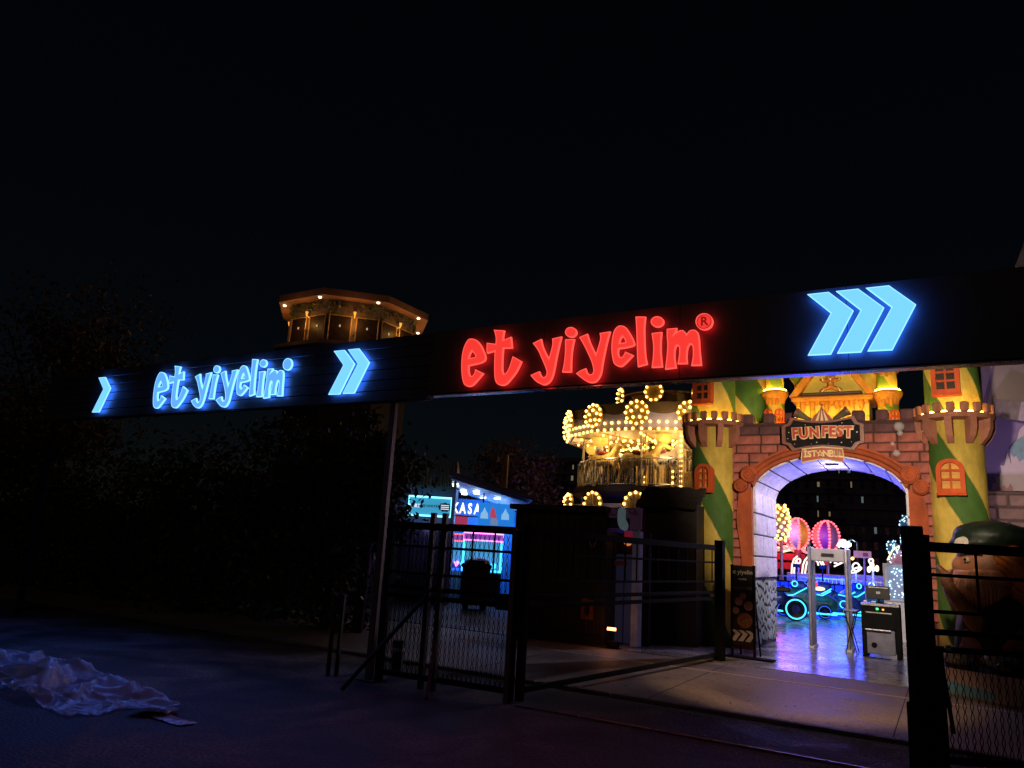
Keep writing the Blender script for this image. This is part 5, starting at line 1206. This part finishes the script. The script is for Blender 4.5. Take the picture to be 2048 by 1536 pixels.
# park railing
rl = thing('park_railing', 'blue-lit steel railing behind the neon rides', 'railing', (0, 29.5, .016))
xa, xb = at(1548, 1160, 29.5).x - .5, at(1800, 1160, 29.5).x + 1
for zz in (1.15, .2): MB().span(xa, xb, -.02, .02, zz - .02, zz + .02).build('rail', STEEL, rl)
nn = 44; bme = MB().span(-.01, .01, -.01, .01, .2, 1.15).mesh('baluster', STEEL)
for i in range(nn): link('baluster', bme, rl, (xa + (xb - xa) * (i + .5) / nn, 0, 0))
for i in range(5): MB().span(-.03, .03, -.03, .03, 0, 1.2).build('post', STEEL, rl, (xa + (xb - xa) * i / 4, 0, 0))
# neon arches stage behind
SY_ = 31.0
stg = thing('neon_stage', 'pale ride platform with white neon arches and loops behind the railing', 'ride', (0, SY_, .016))
s0, s1 = at(1572, 1150, SY_).x, at(1688, 1150, SY_).x
zt = at(1620, 1148, SY_).z
MB().span(s0, s1, .1, 1.6, 0, zt, .03).build('platform', mat('lilac_platform', (.35, .30, .38), .5), stg)
for i in range(8):
    w_ = (s1 - s0) / 8; MB().box((0, 0, 0), (w_ - .03, .04, zt * .6), bev=.01).build('panel', mat('cream_panel', (.5, .42, .3), .5), stg, (s0 + w_ * (i + .5), .07, zt * .62))
def neon(pts, Y, parent, m=NEON_W, r_=.032, closed=False):
    P = [at(x, y, Y) for x, y in pts]; return MB().tube([(p_.x - parent.location.x, p_.y - parent.location.y, p_.z - parent.location.z) for p_ in P], r_, 6, closed=closed).build('neon_tube', m, parent)
neon([(1583, 1147), (1584, 1130), (1588, 1118), (1595, 1112)], SY_, stg); neon([(1588, 1147), (1589, 1132), (1592, 1121)], SY_, stg)
neon([(1604, 1147), (1606, 1130), (1610, 1120), (1616, 1113)], SY_, stg); neon([(1610, 1147), (1612, 1132), (1615, 1122)], SY_, stg)
neon([(1597 + 4 * math.cos(k * PI / 6), 1122 - 5 * math.sin(k * PI / 6)) for k in range(12)], SY_, stg, closed=True)
neon([(1632, 1112), (1638, 1120), (1644, 1130)], SY_, stg); neon([(1637, 1112), (1643, 1119), (1648, 1130)], SY_, stg)
neon([(1623, 1129), (1625, 1122), (1630, 1120), (1635, 1124), (1637, 1131)], SY_, stg)
neon([(1660, 1125), (1668, 1118), (1675, 1121), (1682, 1114), (1686, 1122), (1678, 1128), (1668, 1126)], SY_, stg); neon([(1662, 1118), (1690, 1124), (1668, 1133)], SY_, stg)
neon([(1664, 1113), (1672, 1124), (1684, 1112)], SY_, stg); neon([(1694, 1104), (1697, 1112), (1692, 1121), (1696, 1136), (1692, 1146)], SY_, stg)
neon([(1678, 1096), (1682, 1083), (1690, 1080), (1697, 1090)], SY_, stg); neon([(1674, 1092), (1680, 1081), (1687, 1079)], SY_, stg)
pn = at(1711, 1134, SY_)
pl_ = thing('planet_sign', 'white neon planet with ring right of the detector', 'lit sign', (pn.x, SY_, pn.z))
neon([(1712 + 7 * math.cos(k * PI / 9), 1134 - 8 * math.sin(k * PI / 9)) for k in range(18)], SY_, pl_, closed=True)
neon([(1712 + 11 * math.cos(k * PI / 9) , 1140 - 4 * math.sin(k * PI / 9) - 4 * math.cos(k * PI / 9)) for k in range(18)], SY_, pl_, closed=True)
MB().span(-.03, .03, .05, .1, .016 - pn.z, -.2).build('post', STEEL, pl_)
ts = at(1745, 1135, SY_)
td = thing('bear_sign', 'small white neon figure of loops right of the planet', 'lit sign', (ts.x, SY_, ts.z))
for (cx, cy_, rx_, ry_) in ((1742, 1122, 4, 4.5), (1744, 1130, 3, 4), (1738, 1139, 2.2, 5), (1747, 1138, 3, 3), (1754, 1137, 2.2, 5)): neon([(cx + rx_ * math.cos(k * PI / 8), cy_ - ry_ * math.sin(k * PI / 8)) for k in range(16)], SY_, td, NEON_W, .035, True)
MB().span(-.03, .03, .05, .1, .016 - ts.z, -.1).build('post', STEEL, td)
lw = MB().span(0, at(1800, 1150, SY_).x - at(1700, 1150, SY_).x, 0, .3, 0, 1.35, .02)
tag(lw.build('low_wall', mat('pale_low_wall', (.4, .36, .33), .6), None, (at(1700, 1150, SY_).x, SY_ + .4, .016)), 'pale low wall behind the railing at the right', 'low wall')
# balloon ride
def balloon(px, py, label, cols, wpx, hpx, Y):
    p = at(px, py, Y); s_ = Y * 1.13 / F_PX; t = thing('balloon_gondola', label, 'balloon ride', (p.x, Y, p.z), group='balloon gondolas of the ride')
    rx_, rz_ = wpx * s_ / 2, hpx * s_ / 2
    for g_ in range(8):
        prof = [(rx_ * math.sin(PI * (.04 + .86 * k / 12)) * (1.0 if k < 8 else 1 - .04 * (k - 8)), rz_ * math.cos(PI * (.04 + .86 * k / 12))) for k in range(13)]
        MB().lathe(prof, 4, (0, 0, 0), g_ * PI / 4 + .3, (g_ + 1) * PI / 4 + .3).build('gore', cols[g_ % len(cols)], t, smooth=True)
    for g_ in (5, 6, 7, 4):
        a = g_ * PI / 4 + .3
        for k in range(13):
            u = PI * (.05 + .85 * k / 12); link('bulb', red_bulb, t, (rx_ * 1.04 * math.sin(u) * math.cos(a), rx_ * 1.04 * math.sin(u) * math.sin(a), rz_ * math.cos(u)))
    MB().lathe([(rx_ * .32, -rz_ * .95), (rx_ * .22, -rz_ * 1.5), (rx_ * .26, -rz_ * 1.8), (0, -rz_ * 1.8)], 14).build('basket', mat('rust_basket', (.35, .08, .05), .5), t)
    MB().cyl((0, 0, .016 - p.z), (0, 0, -rz_ * 1.7), .07, 8).build('mast', STEEL, t)
    lamp('gore_glow', 'POINT', (-.3, -rx_ * 2.4, .1), 12, (1, .72, .66), t, .2)
    return t
red_bulb = ico(.055, 1, NEON_R, 'bulb')
def cm(n, c): return mat('gore_' + n, c, .45, var=.1)
balloon(1595, 1068, 'hot-air balloon shaped gondola with yellow and pale blue gores', [cm('salmon', (.6, .25, .15)), cm('paleblue', (.4, .5, .7)), cm('yellow', (.75, .42, .03)), cm('rose', (.6, .22, .18))], 43, 50, 33.5)
balloon(1654, 1074, 'hot-air balloon shaped gondola with purple and pink gores', [cm('pink', (.6, .28, .3)), cm('violet', (.28, .05, .4)), cm('rose2', (.55, .25, .22)), cm('indigo', (.12, .12, .4))], 43, 50, 33.5)
RP = mat('red_ride_structure', (.45, .02, .03), .4, var=.15)
rd_ = thing('red_ride', 'bright red ride deck with light bulbs at the left of the arch view', 'ride', (0, 34.2, .016))
ra0, ra1 = at(1546, 1100, 34.2).x - 1.5, at(1612, 1100, 34.2).x
for py0, py1 in ((1078, 1090), (1093, 1104), (1108, 1122), (1126, 1140)):
    zz1, zz0 = at(1580, py0, 34.2).z, at(1580, py1, 34.2).z; MB().span(ra0, ra1, -.3, 1.2, zz0, zz1, .02).build('deck_beam', RP, rd_)
for i in range(4): MB().span(-.06, .06, 0, .12, 0, at(1580, 1080, 34.2).z).build('column', RP, rd_, (ra0 + (ra1 - ra0) * (i + .5) / 4, .3, 0))
for py in (1096, 1101):
    for i in range(14): p = at(1552 + i * 4.4, py, 33.85); link('bulb', red_bulb if py == 1101 else ico(.05, 1, NEON_W), rd_, (p.x, -.35, p.z))
neon([(1564, 1104), (1588, 1098)], 33.8, rd_, NEON_W, .04); neon([(1562, 1092), (1590, 1095)], 33.8, rd_, NEON_W, .04)
lamp('ride_glow', 'POINT', (ra1 - 1, -1.8, 3.2), 190, (1, .05, .06), rd_, .3)
for (xa_, ya_, xb_, yb_) in ((1548, 1074, 1575, 1096), (1575, 1090, 1600, 1104), (1600, 1098, 1632, 1104), (1632, 1104, 1662, 1100)):
    for i in range(9):
        t_ = i / 8; p = at(xa_ + (xb_ - xa_) * t_, ya_ + (yb_ - ya_) * t_ + 5 * math.sin(PI * t_), 33.7); link('bulb', red_bulb, rd_, (p.x, -.5, p.z - .016))
# golden lit ornament beside the red ride
g0 = at(1562, 1045, 31.5); go = thing('golden_ornament', 'tall golden bulb covered ornament behind the left jamb', 'ornament', (g0.x, 31.5, g0.z)); gb_ = ico(.06, 1, WARM)
MB().lathe([(0, -.75), (.22, -.6), (.32, -.1), (.28, .35), (.12, .68), (0, .75)], 16).build('body', GOLD, go, smooth=True)
for i in range(64):
    u = (i + .5) / 64; ph = i * 2.399; zz = -.7 + 1.4 * u; r_ = .34 * math.sqrt(max(.05, 1 - (zz / .78) ** 2)); link('bulb', gb_, go, (r_ * math.cos(ph), r_ * math.sin(ph), zz))
MB().cyl((0, 0, .016 - g0.z), (0, 0, -.7), .06, 8).build('post', GOLD, go)
# street lamp with blue-white glare and pink sign on post
l0 = at(1691, 1090, 38); sl_ = thing('street_lamp', 'street lamp with bright blue-white head behind the purple balloon', 'street lamp', (l0.x, 38, .016))
MB().tube([(.5, 0, 0), (.5, 0, l0.z + .1), (.3, 0, l0.z + .25), (0, 0, l0.z + .1)], .05, 8).build('pole', STEEL, sl_)
MB().ball((0, -.1, l0.z), .17, 2, (1.6, .8, .8)).build('lamp_head', glow('blue_white_lamp', (.55, .82, 1.0), 10), sl_)
s5 = at(1725, 1109, 27); ps = thing('pole_sign', 'pink-lit rectangular sign on a thin pole right of the detector', 'sign', (s5.x, 27, .016))
MB().box((0, 0, s5.z - .016), (.52, .05, .22), bev=.01).build('plate', mat('pink_sign_plate', (.5, .3, .45), .5, emit=(.6, .25, .5), es=.35), ps)
MB().box((.09, -.03, s5.z - .016), (.16, .01, .12)).build('emblem', mat('mauve_print', (.3, .15, .3), .5), ps); MB().box((-.13, -.03, s5.z - .016), (.06, .01, .05)).build('mark', WHITEP, ps)
MB().cyl((.05, .02, 0), (.05, .02, s5.z - .1), .03, 8).build('pole', mat('pink_pole', (.5, .35, .45), .5), ps)
MB().ball((-.3, -.02, s5.z - .16), .05).build('bulb', WARM, ps)
# white framed display with dotted lights and the lit tree sculpture
WY = 20.0
x0, x1, z0, z1 = rng(1769, 1130, 1830, 1206, WY)
wd_ = thing('light_display', 'white framed blue panel with twinkling dots at the right of the passage', 'display', ((x0 + x1) / 2, WY, .016))
w_ = (x1 - x0) / 2; cz = (z0 + z1) / 2
MB().span(-w_, w_, 0, .08, z0, z1, .01).build('panel', mat('blue_grey_display', (.25, .33, .5), .4, emit=(.2, .3, .55), es=.22), wd_)
MB().tube([(-w_, -.02, z0), (w_, -.02, z0), (w_, -.02, z1), (-w_, -.02, z1)], .05, 4, closed=True).build('frame', WHITEP, wd_)
MB().span(-w_ - .05, w_ + .05, -.1, .3, 0, z0 - .03, .02).build('plinth', WHITEP, wd_)
cbm = ico(.016, 1, COOL); rz_ = random.Random(9)
for i in range(46): link('bulb', cbm, wd_, (rz_.uniform(-w_ + .08, w_ - .06), -.02, rz_.uniform(z0 + .08, z1 - .08)))
tp = at(1808, 1080, 21.0)
tr = thing('lit_sculpture', 'pink and blue light sculpture of rounded shapes above the display', 'light sculpture', (tp.x, 21.0, .016))
tz = [(at(1800, y_, 21).z - .016) for y_ in (1130, 1100, 1078, 1050)]
PK = mat('dusty_pink_net', (.45, .22, .32), .5, var=.2, emit=(.4, .15, .3), es=.18)
BN = mat('blue_net', (.06, .14, .25), .5, var=.2, emit=(.05, .25, .5), es=.15)
parts_ = [((.06, 0, tz[0] + .02), (.42, .25, .38), PK), ((-.26, -.02, tz[1] + .05), (.14, .14, .17), BN), ((.12, 0, tz[1] + .22), (.22, .18, .22), PK), ((.08, 0, tz[3] + .0), (.16, .15, .26), BN)]
MB().span(-.3, .5, -.1, .2, 0, tz[0] - .2, .02).build('base', WHITEP, tr)
for c_, r_, m_ in parts_:
    o = MB().ball((0, 0, 0), 1, 2, r_).build('rounded_shape', m_, tr, c_, smooth=True)
    for i in range(34):
        u = rz_.uniform(-1, 1); a = rz_.uniform(PI, 2 * PI); q_ = math.sqrt(1 - u * u); link('bulb', cbm, o, (r_[0] * 1.03 * q_ * math.cos(a), r_[1] * 1.03 * q_ * math.sin(a), r_[2] * 1.03 * u))
MB().tube([(-.38, -.15, tz[0] + .1), (-.26, -.18, tz[0] + .34), (-.1, -.2, tz[0] + .46)], .018, 6).build('neon_tube', NEON_W, tr)
# unseen floodlight added on the park side to brighten the left jamb
pk = thing('park_fill_light', 'added white floodlight on a mast behind the right jamb', 'floodlight', (-.2, 19.0, .016))
MB().cyl((0, 0, 0), (0, 0, 3.6), .04, 8).build('mast', STEEL, pk); MB().box((0, 0, 3.65), (.3, .14, .2), bev=.01).build('head', BLACK, pk)
fg_ = lamp('jamb_fill', 'SPOT', (-.25, -.2, 3.5), 700, (.88, .72, 1.0), pk, .15, None, 62, .7); fg_.rotation_euler = (Vector((-3.2, 15.9, 2.0)) - Vector((-.45, 18.8, 3.52))).to_track_quat('-Z', 'Y').to_euler()
# soap bubbles drifting before the bricks
BUB = mat('soap_film', (.9, .9, .95), .02, var=.05, spec=.8); bsdf(BUB).inputs['Alpha'].default_value = .14
for (px, py, r_) in ((1798, 853, .085), (1785, 887, .035), (1793, 906, .06), (1800, 866, .05)):
    p = at(px, py, 14.4); o = MB().ball((0, 0, 0), r_, 3).build('soap_bubble', BUB, None, p, True)
    tag(o, {.085: 'largest clear soap bubble, before the dark bricks left of the right tower', .035: 'smallest clear soap bubble, before the red bricks', .06: 'lowest clear soap bubble, before the red bricks', .05: 'clear soap bubble touching the largest one from below'}[r_], 'soap bubble', 'soap bubbles before the brick wall')
# ------------------------------------------------------------------ purple mural building at the right
MY = 18.5
PUR = mat('purple_mural', (.20, .14, .34), .6, var=.15, scale=1.5)
PURL = mat('pale_violet_mural', (.36, .29, .45), .6, var=.12, scale=1.5)
TAU = mat('taupe_mural', (.24, .19, .22), .6, var=.12, scale=1.5)
WHV = mat('white_violet_mural', (.46, .38, .48), .6, var=.12, scale=1.5)
mu2 = thing('mural_building', 'purple painted building with pale dripping mural right of the castle', 'building', (0, MY, .016))
def mp(pts, Y=MY): return [(at(x, y, Y).x, at(x, y, Y).z - .016) for x, y in pts]
xl_, xr_ = at(1950, 900, MY).x - .5, at(2048, 900, MY).x + 3.5
MB().span(xl_, xr_, 0, 3.0, 0, at(2000, 730, MY).z + 1.2).build('wall', PUR, mu2)
MB().prism(mp([(1950, 640), (2010, 640), (1958, 830), (1952, 830)]), -.04, -.002).build('pale_wedge', PURL, mu2)
MB().prism(mp([(2012, 640), (2110, 640), (2120, 835), (1968, 830)]), -.05, -.002).build('taupe_wedge', TAU, mu2)
drip = [(1982, 985), (1986, 965), (1992, 968), (1990, 950), (1998, 953), (2002, 945), (2000, 930), (2008, 932), (2012, 915), (2014, 905), (2022, 930), (2020, 905), (2030, 890), (2036, 870), (2048, 850), (2110, 830), (2130, 985)]
MB().prism(mp(smooth_outline(drip, 100, 2)), -.06, -.002).build('drip_area', WHV, mu2)
MB().prism(mp([(2018, 900), (2026, 890), (2034, 880), (2050, 872), (2090, 870), (2090, 905), (2046, 920), (2038, 924), (2032, 912), (2026, 915)]), -.09, -.061).build('blue_flame', mat('dusty_blue_mural', (.16, .27, .36), .6), mu2)
MB().prism(mp(smooth_outline([(1990, 985), (1996, 974), (2002, 978), (2008, 970), (2014, 978), (2020, 968), (2026, 984)], 120, 2)), -.09, -.061).build('rose_flame', mat('rose_mural', (.34, .16, .22), .6), mu2)
bxp = at(2030, 825, MY - .6)
MB().box((0, 0, 0), (.62, 1.1, .38), rx=R(14), rz=R(24), ry=R(8), bev=.01).build('projecting_box', mat('grey_violet_box', (.30, .25, .33), .6), mu2, (bxp.x + .12, -.55, bxp.z))
fin = MB().prism(mp([(2034, 517), (2052, 470), (2140, 400), (2140, 640), (2060, 640)]), .4, .9).build('roof_fin', mat('white_fin', (.55, .52, .55), .6), mu2)
wl_ = MB().span(0, 6, 0, .3, 0, at(2000, 983, 16.9).z, .02)
dwl = thing('rustic_wall', 'dark brown stone wall right of the castle below the mural', 'wall', (at(1966, 1000, 16.9).x - .3, 16.9, .016))
MB().span(0, 6, 0, .3, 0, at(2000, 983, 16.9).z, .02).build('core', mat('brown_core', (.05, .03, .025), .8), dwl)
rr_ = random.Random(2); zz = .05
RST = mat('rust_stone', (.11, .06, .045), .75, var=.4, bump=.4)
while zz < 2.9:
    h = rr_.uniform(.16, .26); x = rr_.uniform(-.2, 0)
    while x < 3.2:
        w = rr_.uniform(.28, .6); a = max(0.02, x)
        if zz + h < at(2000, 983, 16.9).z and x + w - a > .1: MB().box((0, 0, 0), (x + w - a - .03, .08, h - .03), bev=.02).build('stone', RST, dwl, ((a + x + w) / 2, -.03, zz + h / 2))
        x += w
    zz += h
lamp('mural_wash', 'SPOT', (at(2000, 800, MY).x + .4, -4.6, 2.2), 260, (.82, .62, .85), mu2, .1, None, 70, .8).rotation_euler = (R(112), 0, R(-4))
# ------------------------------------------------------------------ painted planter island and bearded statue
IB = gnd(1990, 1385)
isl = thing('planter_island', 'low curved planter island painted pale blue and pink under the statue', 'planter', (1.35, 13.2, .016))
el = [(1.9 * math.cos(k * PI / 20), 1.15 * math.sin(k * PI / 20)) for k in range(40)]
mb = MB(); mb.add([(x, y, 0) for x, y in el] + [(x * .98, y * .98, .34) for x, y in el], [(k, (k + 1) % 40, 40 + (k + 1) % 40, 40 + k) for k in range(40)] + [tuple(range(40, 80))]); mb.build('kerb_ring', mat('pink_white_paint', (.55, .42, .45), .5, var=.15), isl)
mb = MB()
ks_ = [k for k in range(20, 28)]
mb.add([(el[k][0] * 1.012, el[k][1] * 1.012, .0 + .02) for k in ks_] + [(el[k][0] * 1.0, el[k][1] * 1.0, .33 - .03 * (k - 20)) for k in ks_], [(i, i + 1, len(ks_) + i + 1, len(ks_) + i) for i in range(len(ks_) - 1)]); mb.build('blue_wave', mat('sky_paint', (.15, .38, .62), .5), isl)
rk = random.Random(12); soil = MB().lathe([(0, .42), (.9, .40), (1.0, .33)], 30, cap=False); soil.v = [(p_[0] * 1.82, p_[1] * 1.08, p_[2]) for p_ in soil.v]; soil.build('soil', mat('dark_soil', (.02, .017, .014), .9), isl)
ROCKS = [(3.75, .80, .17, 'pale rock at the left end of the planter below the statue'), (4.05, .66, .20, 'largest pale rock on the planter below the statue coat'), (4.25, .84, .12, 'small dark rock on the planter rim below the statue'), (4.5, .72, .16, 'pale rough rock right of the largest rock on the planter'), (4.75, .82, .13, 'dark rock on the planter under the straw of the statue'), (5.1, .7, .18, 'dark rock at the right end of the planter')]
for i, (a, r_, s_, lab) in enumerate(ROCKS):
    b_ = MB().ball((0, 0, 0), s_, 2, (1.2, .9, .7)); b_.v = [tuple(Vector(v) * (1 + .16 * mnoise.noise(Vector(v) * 9 + Vector((i, 0, 0))))) for v in b_.v]
    o = b_.build('rock', STONEW if 'pale' in lab else mat('dark_rock', (.05, .05, .05), .4, bump=.4), None, (1.35 + 1.9 * r_ * math.cos(a), 13.2 + 1.15 * r_ * math.sin(a), .40 + s_ * .45), True)
    tag(o, lab, 'rock', 'rocks on the planter island')
GX = Vector((at(1972, 1200, 13.2).x + .06, 13.2, .40))
gn = thing('bearded_statue', 'large painted statue of a bearded man in green cap facing left, behind right gate', 'statue', GX, R(6))
HZ = at(1965, 1130, 13.2).z - GX.z                     # eye height
S = .5
fig = blob('figure', [((0, 0, HZ), (.42, .40, .50), 0), ((-.36, -.02, HZ - .02), (.14, .13, .12), 0), ((-.24, -.16, HZ - .10), (.15, .13, .12), 0), ((-.33, 0, HZ + .13), (-.20, -.22, HZ + .12), .09, .10),
    ((.02, 0, HZ - .45), (.05, 0, HZ - .75), .3, .45), ((.05, 0, HZ - .8), (.05, 0, .25), .52, .62),
    ((.10, -.42, HZ - .62), (-.28, -.60, HZ - .82), .19, .15), ((-.28, -.60, HZ - .82), (-.52, -.46, HZ - .42), .14, .11), ((-.52, -.46, HZ - .42), (-.58, -.42, HZ - .28), .12, .10)], SKIN, .045, 8)
fg = link('figure', fig, gn)
cap = blob('cap', [((.06, 0, HZ + .42), (.52, .47, .24), 0), ((.34, 0, HZ + .40), (.34, .40, .2), 0), ((-.06, 0, HZ + .30), (.46, .44, .10), 0)], GREENP, .04, 6); cp = link('cap', cap, gn)
MB().lathe([(0, .05), (.09, .04), (.12, 0)], 18, cap=False).build('goggle', mat('goggle_white', (.42, .38, .33), .3), cp, (-.36, -.30, HZ + .28)); cp.children[-1].rotation_euler = (R(70), 0, R(-50))
MB().tube([(-.36 + .05 * k, -.30 - .05 * math.sin(k), HZ + .3) for k in range(2)], .03, 6).build('goggle_band', BLACK, cp)
rh = random.Random(6)
BEARDM = mat('pale_ginger_paint', (.55, .25, .15), .45, spec=.35, var=.35, scale=9, bump=.3)
bd = link('beard', blob('beard', [((-.24, -.16, HZ - .32), (.30, .30, .20), 0), ((-.06, -.22, HZ - .22), (.36, .28, .20), 0), ((-.16, -.18, HZ - .52), (.26, .26, .24), 0)], BEARDM, .04, 5), gn)
for i in range(24):
    a = -3.2 + i * .13; p0 = Vector((-.2 + .24 * math.cos(a) * 1.2, -.18 + .26 * math.sin(a), HZ - .12)); p1 = Vector((-.2 + .40 * math.cos(a), -.18 + .38 * math.sin(a), HZ - .34)); p2 = Vector((-.2 + .31 * math.cos(a + .1), -.18 + .29 * math.sin(a + .1), HZ - .68))
    MB().tube([p0, p1, p2], [.026, .044, .014], 6).build('strand', BEARDM, bd, smooth=True)
for s_ in (-1, 1): MB().tube([(-.44, -.12 - .02 * s_, HZ - .12), (-.40 + .12 * s_, -.30 - .1 * s_, HZ - .15), (-.26 + .2 * s_, -.44, HZ - .24)], [.05, .06, .02], 8).build('moustache', BEARDM, bd, smooth=True)
hr = link('hair', blob('hair', [((.25, -.12, HZ + .02), (.30, .34, .36), 0), ((.42, -.16, HZ - .3), (.30, .30, .34), 0), ((.52, -.18, HZ - .62), (.26, .26, .26), 0)], GINGER, .045, 5), gn)
for i in range(18):
    y_ = -.44 + .02 * i * .4; t_ = i / 17
    MB().tube([(.0 + .1 * t_, -.40 - .03 * math.sin(i), HZ + .22 - .30 * t_), (.28 + .1 * t_, -.47, HZ + .05 - .42 * t_), (.52 + .12 * t_, -.46, HZ - .25 - .5 * t_), (.66, -.40, HZ - .62 - .4 * t_)], [.03, .04, .04, .015], 6).build('strand', GINGER, hr, smooth=True)
ct = link('coat', blob('coat', [((.06, .04, HZ - .85), (.06, .04, .35), .56, .66), ((.14, -.40, HZ - .6), (-.18, -.56, HZ - .80), .22, .19)], GREENP, .05, 6), gn)
for i in range(10):
    x = .42 + .04 * i; MB().tube([(x - .2, -.62, HZ - .86 - .02 * i), (x - .05, -.72, HZ - 1.05), (x + .06 + .02 * i, -.70, HZ - 1.35)], [.02, .034, .012], 6).build('straw', STRAW, ct, smooth=True)
MB().ball((-.30, -.30, HZ + .06), .04).build('eye', mat('eye_white', (.32, .28, .24), .3), fg); MB().ball((-.328, -.322, HZ + .06), .022).build('pupil', BLACK, fg)
MB().tube([(-.40, -.24, HZ + .16), (-.28, -.34, HZ + .19), (-.12, -.40, HZ + .15)], [.025, .04, .02], 6).build('brow', GINGER, fg)
hd = link('hand', blob('hand', [((-.58, -.42, HZ - .28), (-.62, -.40, HZ - .16), .10, .09)] + [((-.60 - .05 * math.cos(q), -.42 + .05 * q, HZ - .15), (-.68, -.44 + .05 * q, HZ - .06 + .02 * math.sin(q)), .042, .032) for q in (-1, -.2, .6, 1.4)] + [((-.55, -.48, HZ - .2), (-.52, -.56, HZ - .08), .04, .03)], SKIN, .025, 3), gn)
# ------------------------------------------------------------------ trees
def leafball(n, c, rad, seed, size=(.05, .11), hollow=.35, droop=0.0):
    mb = MB(); rr = random.Random(seed); c = Vector(c)
    cl = []
    for i in range(26):
        d = Vector((rr.gauss(0, 1), rr.gauss(0, 1), rr.gauss(0, 1))).normalized(); cl.append((Vector((d.x * rad[0], d.y * rad[1], d.z * rad[2])) * rr.uniform(hollow, 1.0), rr.uniform(.16, .34)))
    for i in range(n):
        o, s_ = cl[rr.randrange(len(cl))]; m_ = min(rad)
        p = c + o + Vector((rr.gauss(0, s_), rr.gauss(0, s_), rr.gauss(0, s_ * .8))) * m_; k = rr.uniform(*size)
        d1 = Vector((rr.uniform(-1, 1), rr.uniform(-1, 1), rr.uniform(-1, 1) - droop)).normalized(); d2 = d1.cross(Vector((rr.uniform(-1, 1), rr.uniform(-1, 1), rr.uniform(-1, 1)))).normalized()
        mb.add([p - d1 * k, p + d2 * k * .45, p + d1 * k, p - d2 * k * .45], [(0, 1, 2, 3)])
    return mb
def tree(label, base, h, rad, n, seed, leaf, size=(.05, .11), group=None):
    t = thing('tree', label, 'tree', base, 0, group); rr = random.Random(seed); zc = h - rad[2] * .9
    MB().tube([(0, 0, 0), (.05, .02, h * .3), (-.04, .03, h * .55), (.02, 0, h * .8)], [.03 * h * .8, .022 * h, .016 * h, .006 * h], 9).build('trunk', BARK, t, smooth=True)
    for i in range(9):
        a = i * 2.4 + rr.uniform(-.3, .3); z0 = h * rr.uniform(.35, .7); e = Vector((math.cos(a) * rad[0] * .7, math.sin(a) * rad[1] * .7, zc - z0 + rr.uniform(-.3, .5) * rad[2]))
        MB().tube([(0, 0, z0), (e.x * .5, e.y * .5, z0 + e.z * .35), (e.x, e.y, z0 + e.z)], [.008 * h, .005 * h, .002 * h], 6).build('limb', BARK, t)
    leafball(n, (0, 0, zc), rad, seed, size).build('crown', leaf, t)
    return t
def treeat(label, px, ypx_top, depth, rad, n, seed, leaf, size=(.05, .11)):
    g_ = hpt(px, ypx_top, depth)
    if g_.y < 10.5: g_ = at(px, ypx_top, 10.5)
    top = g_.z; sc_ = math.hypot(g_.x, g_.y) / depth; rad = tuple(v * sc_ for v in rad)
    return tree(label, (g_.x, g_.y, 0), top, rad, n, seed, leaf, size, 'trees round the park')
treeat('tall dim brown leafed tree behind the left end of the sign board', 165, 585, 17.5, (1.75, 1.6, 2.3), 9000, 31, LEAFB)
treeat('dim tree at the far left edge behind the board end', 10, 720, 16.0, (1.6, 1.5, 2.0), 6000, 32, LEAFB)
treeat('dark tree with drooping branches in front of the kiosk cabin', 758, 800, 12.6, (.62, .62, 1.35), 5200, 33, LEAFM, (.04, .09))
treeat('distant dim tree between the kiosk and the carousel', 1035, 895, 34, (2.0, 2.0, 2.6), 5000, 34, LEAFB, (.08, .16))
for i, (px, yt, d, lab) in enumerate(((270, 868, 13, 'dark bush tree under the blue lettering'), (430, 862, 12.5, 'dark bush tree under the middle of the ribbed board'), (560, 850, 13, 'dark bush tree left of the stakes'), (690, 850, 12.8, 'dark bush tree behind the brown steel post'), (120, 880, 13.5, 'dark bush tree under the left end of the board'))):
    treeat(lab, px, yt, d, (1.2, 1.1, 1.5), 4200, 40 + i, LEAFM, (.05, .10))
# thick hedge that hides the park behind the fence, left of the gate
hg = MB(); rr = random.Random(77); HX1 = at(722, 1200, 10.6).x
for i in range(26000):
    x = rr.uniform(-24, HX1); y = 10.6 + rr.uniform(-.45, .45); z_ = rr.uniform(0, 2.0) + .25 * mnoise.noise(Vector((x * .8, 0, 0)))
    p = Vector((x, y, max(.02, z_))); k = rr.uniform(.04, .09); d1 = Vector((rr.uniform(-1, 1), rr.uniform(-1, 1), rr.uniform(-1, 1))).normalized(); d2 = d1.cross(Vector((rr.uniform(-1, 1), rr.uniform(-1, 1), 1))).normalized()
    hg.add([p - d1 * k, p + d2 * k * .5, p + d1 * k, p - d2 * k * .5], [(0, 1, 2, 3)])
tag(hg.build('hedge', LEAFM), 'dark dense hedge behind the fence at the left', 'hedge', kind='stuff')
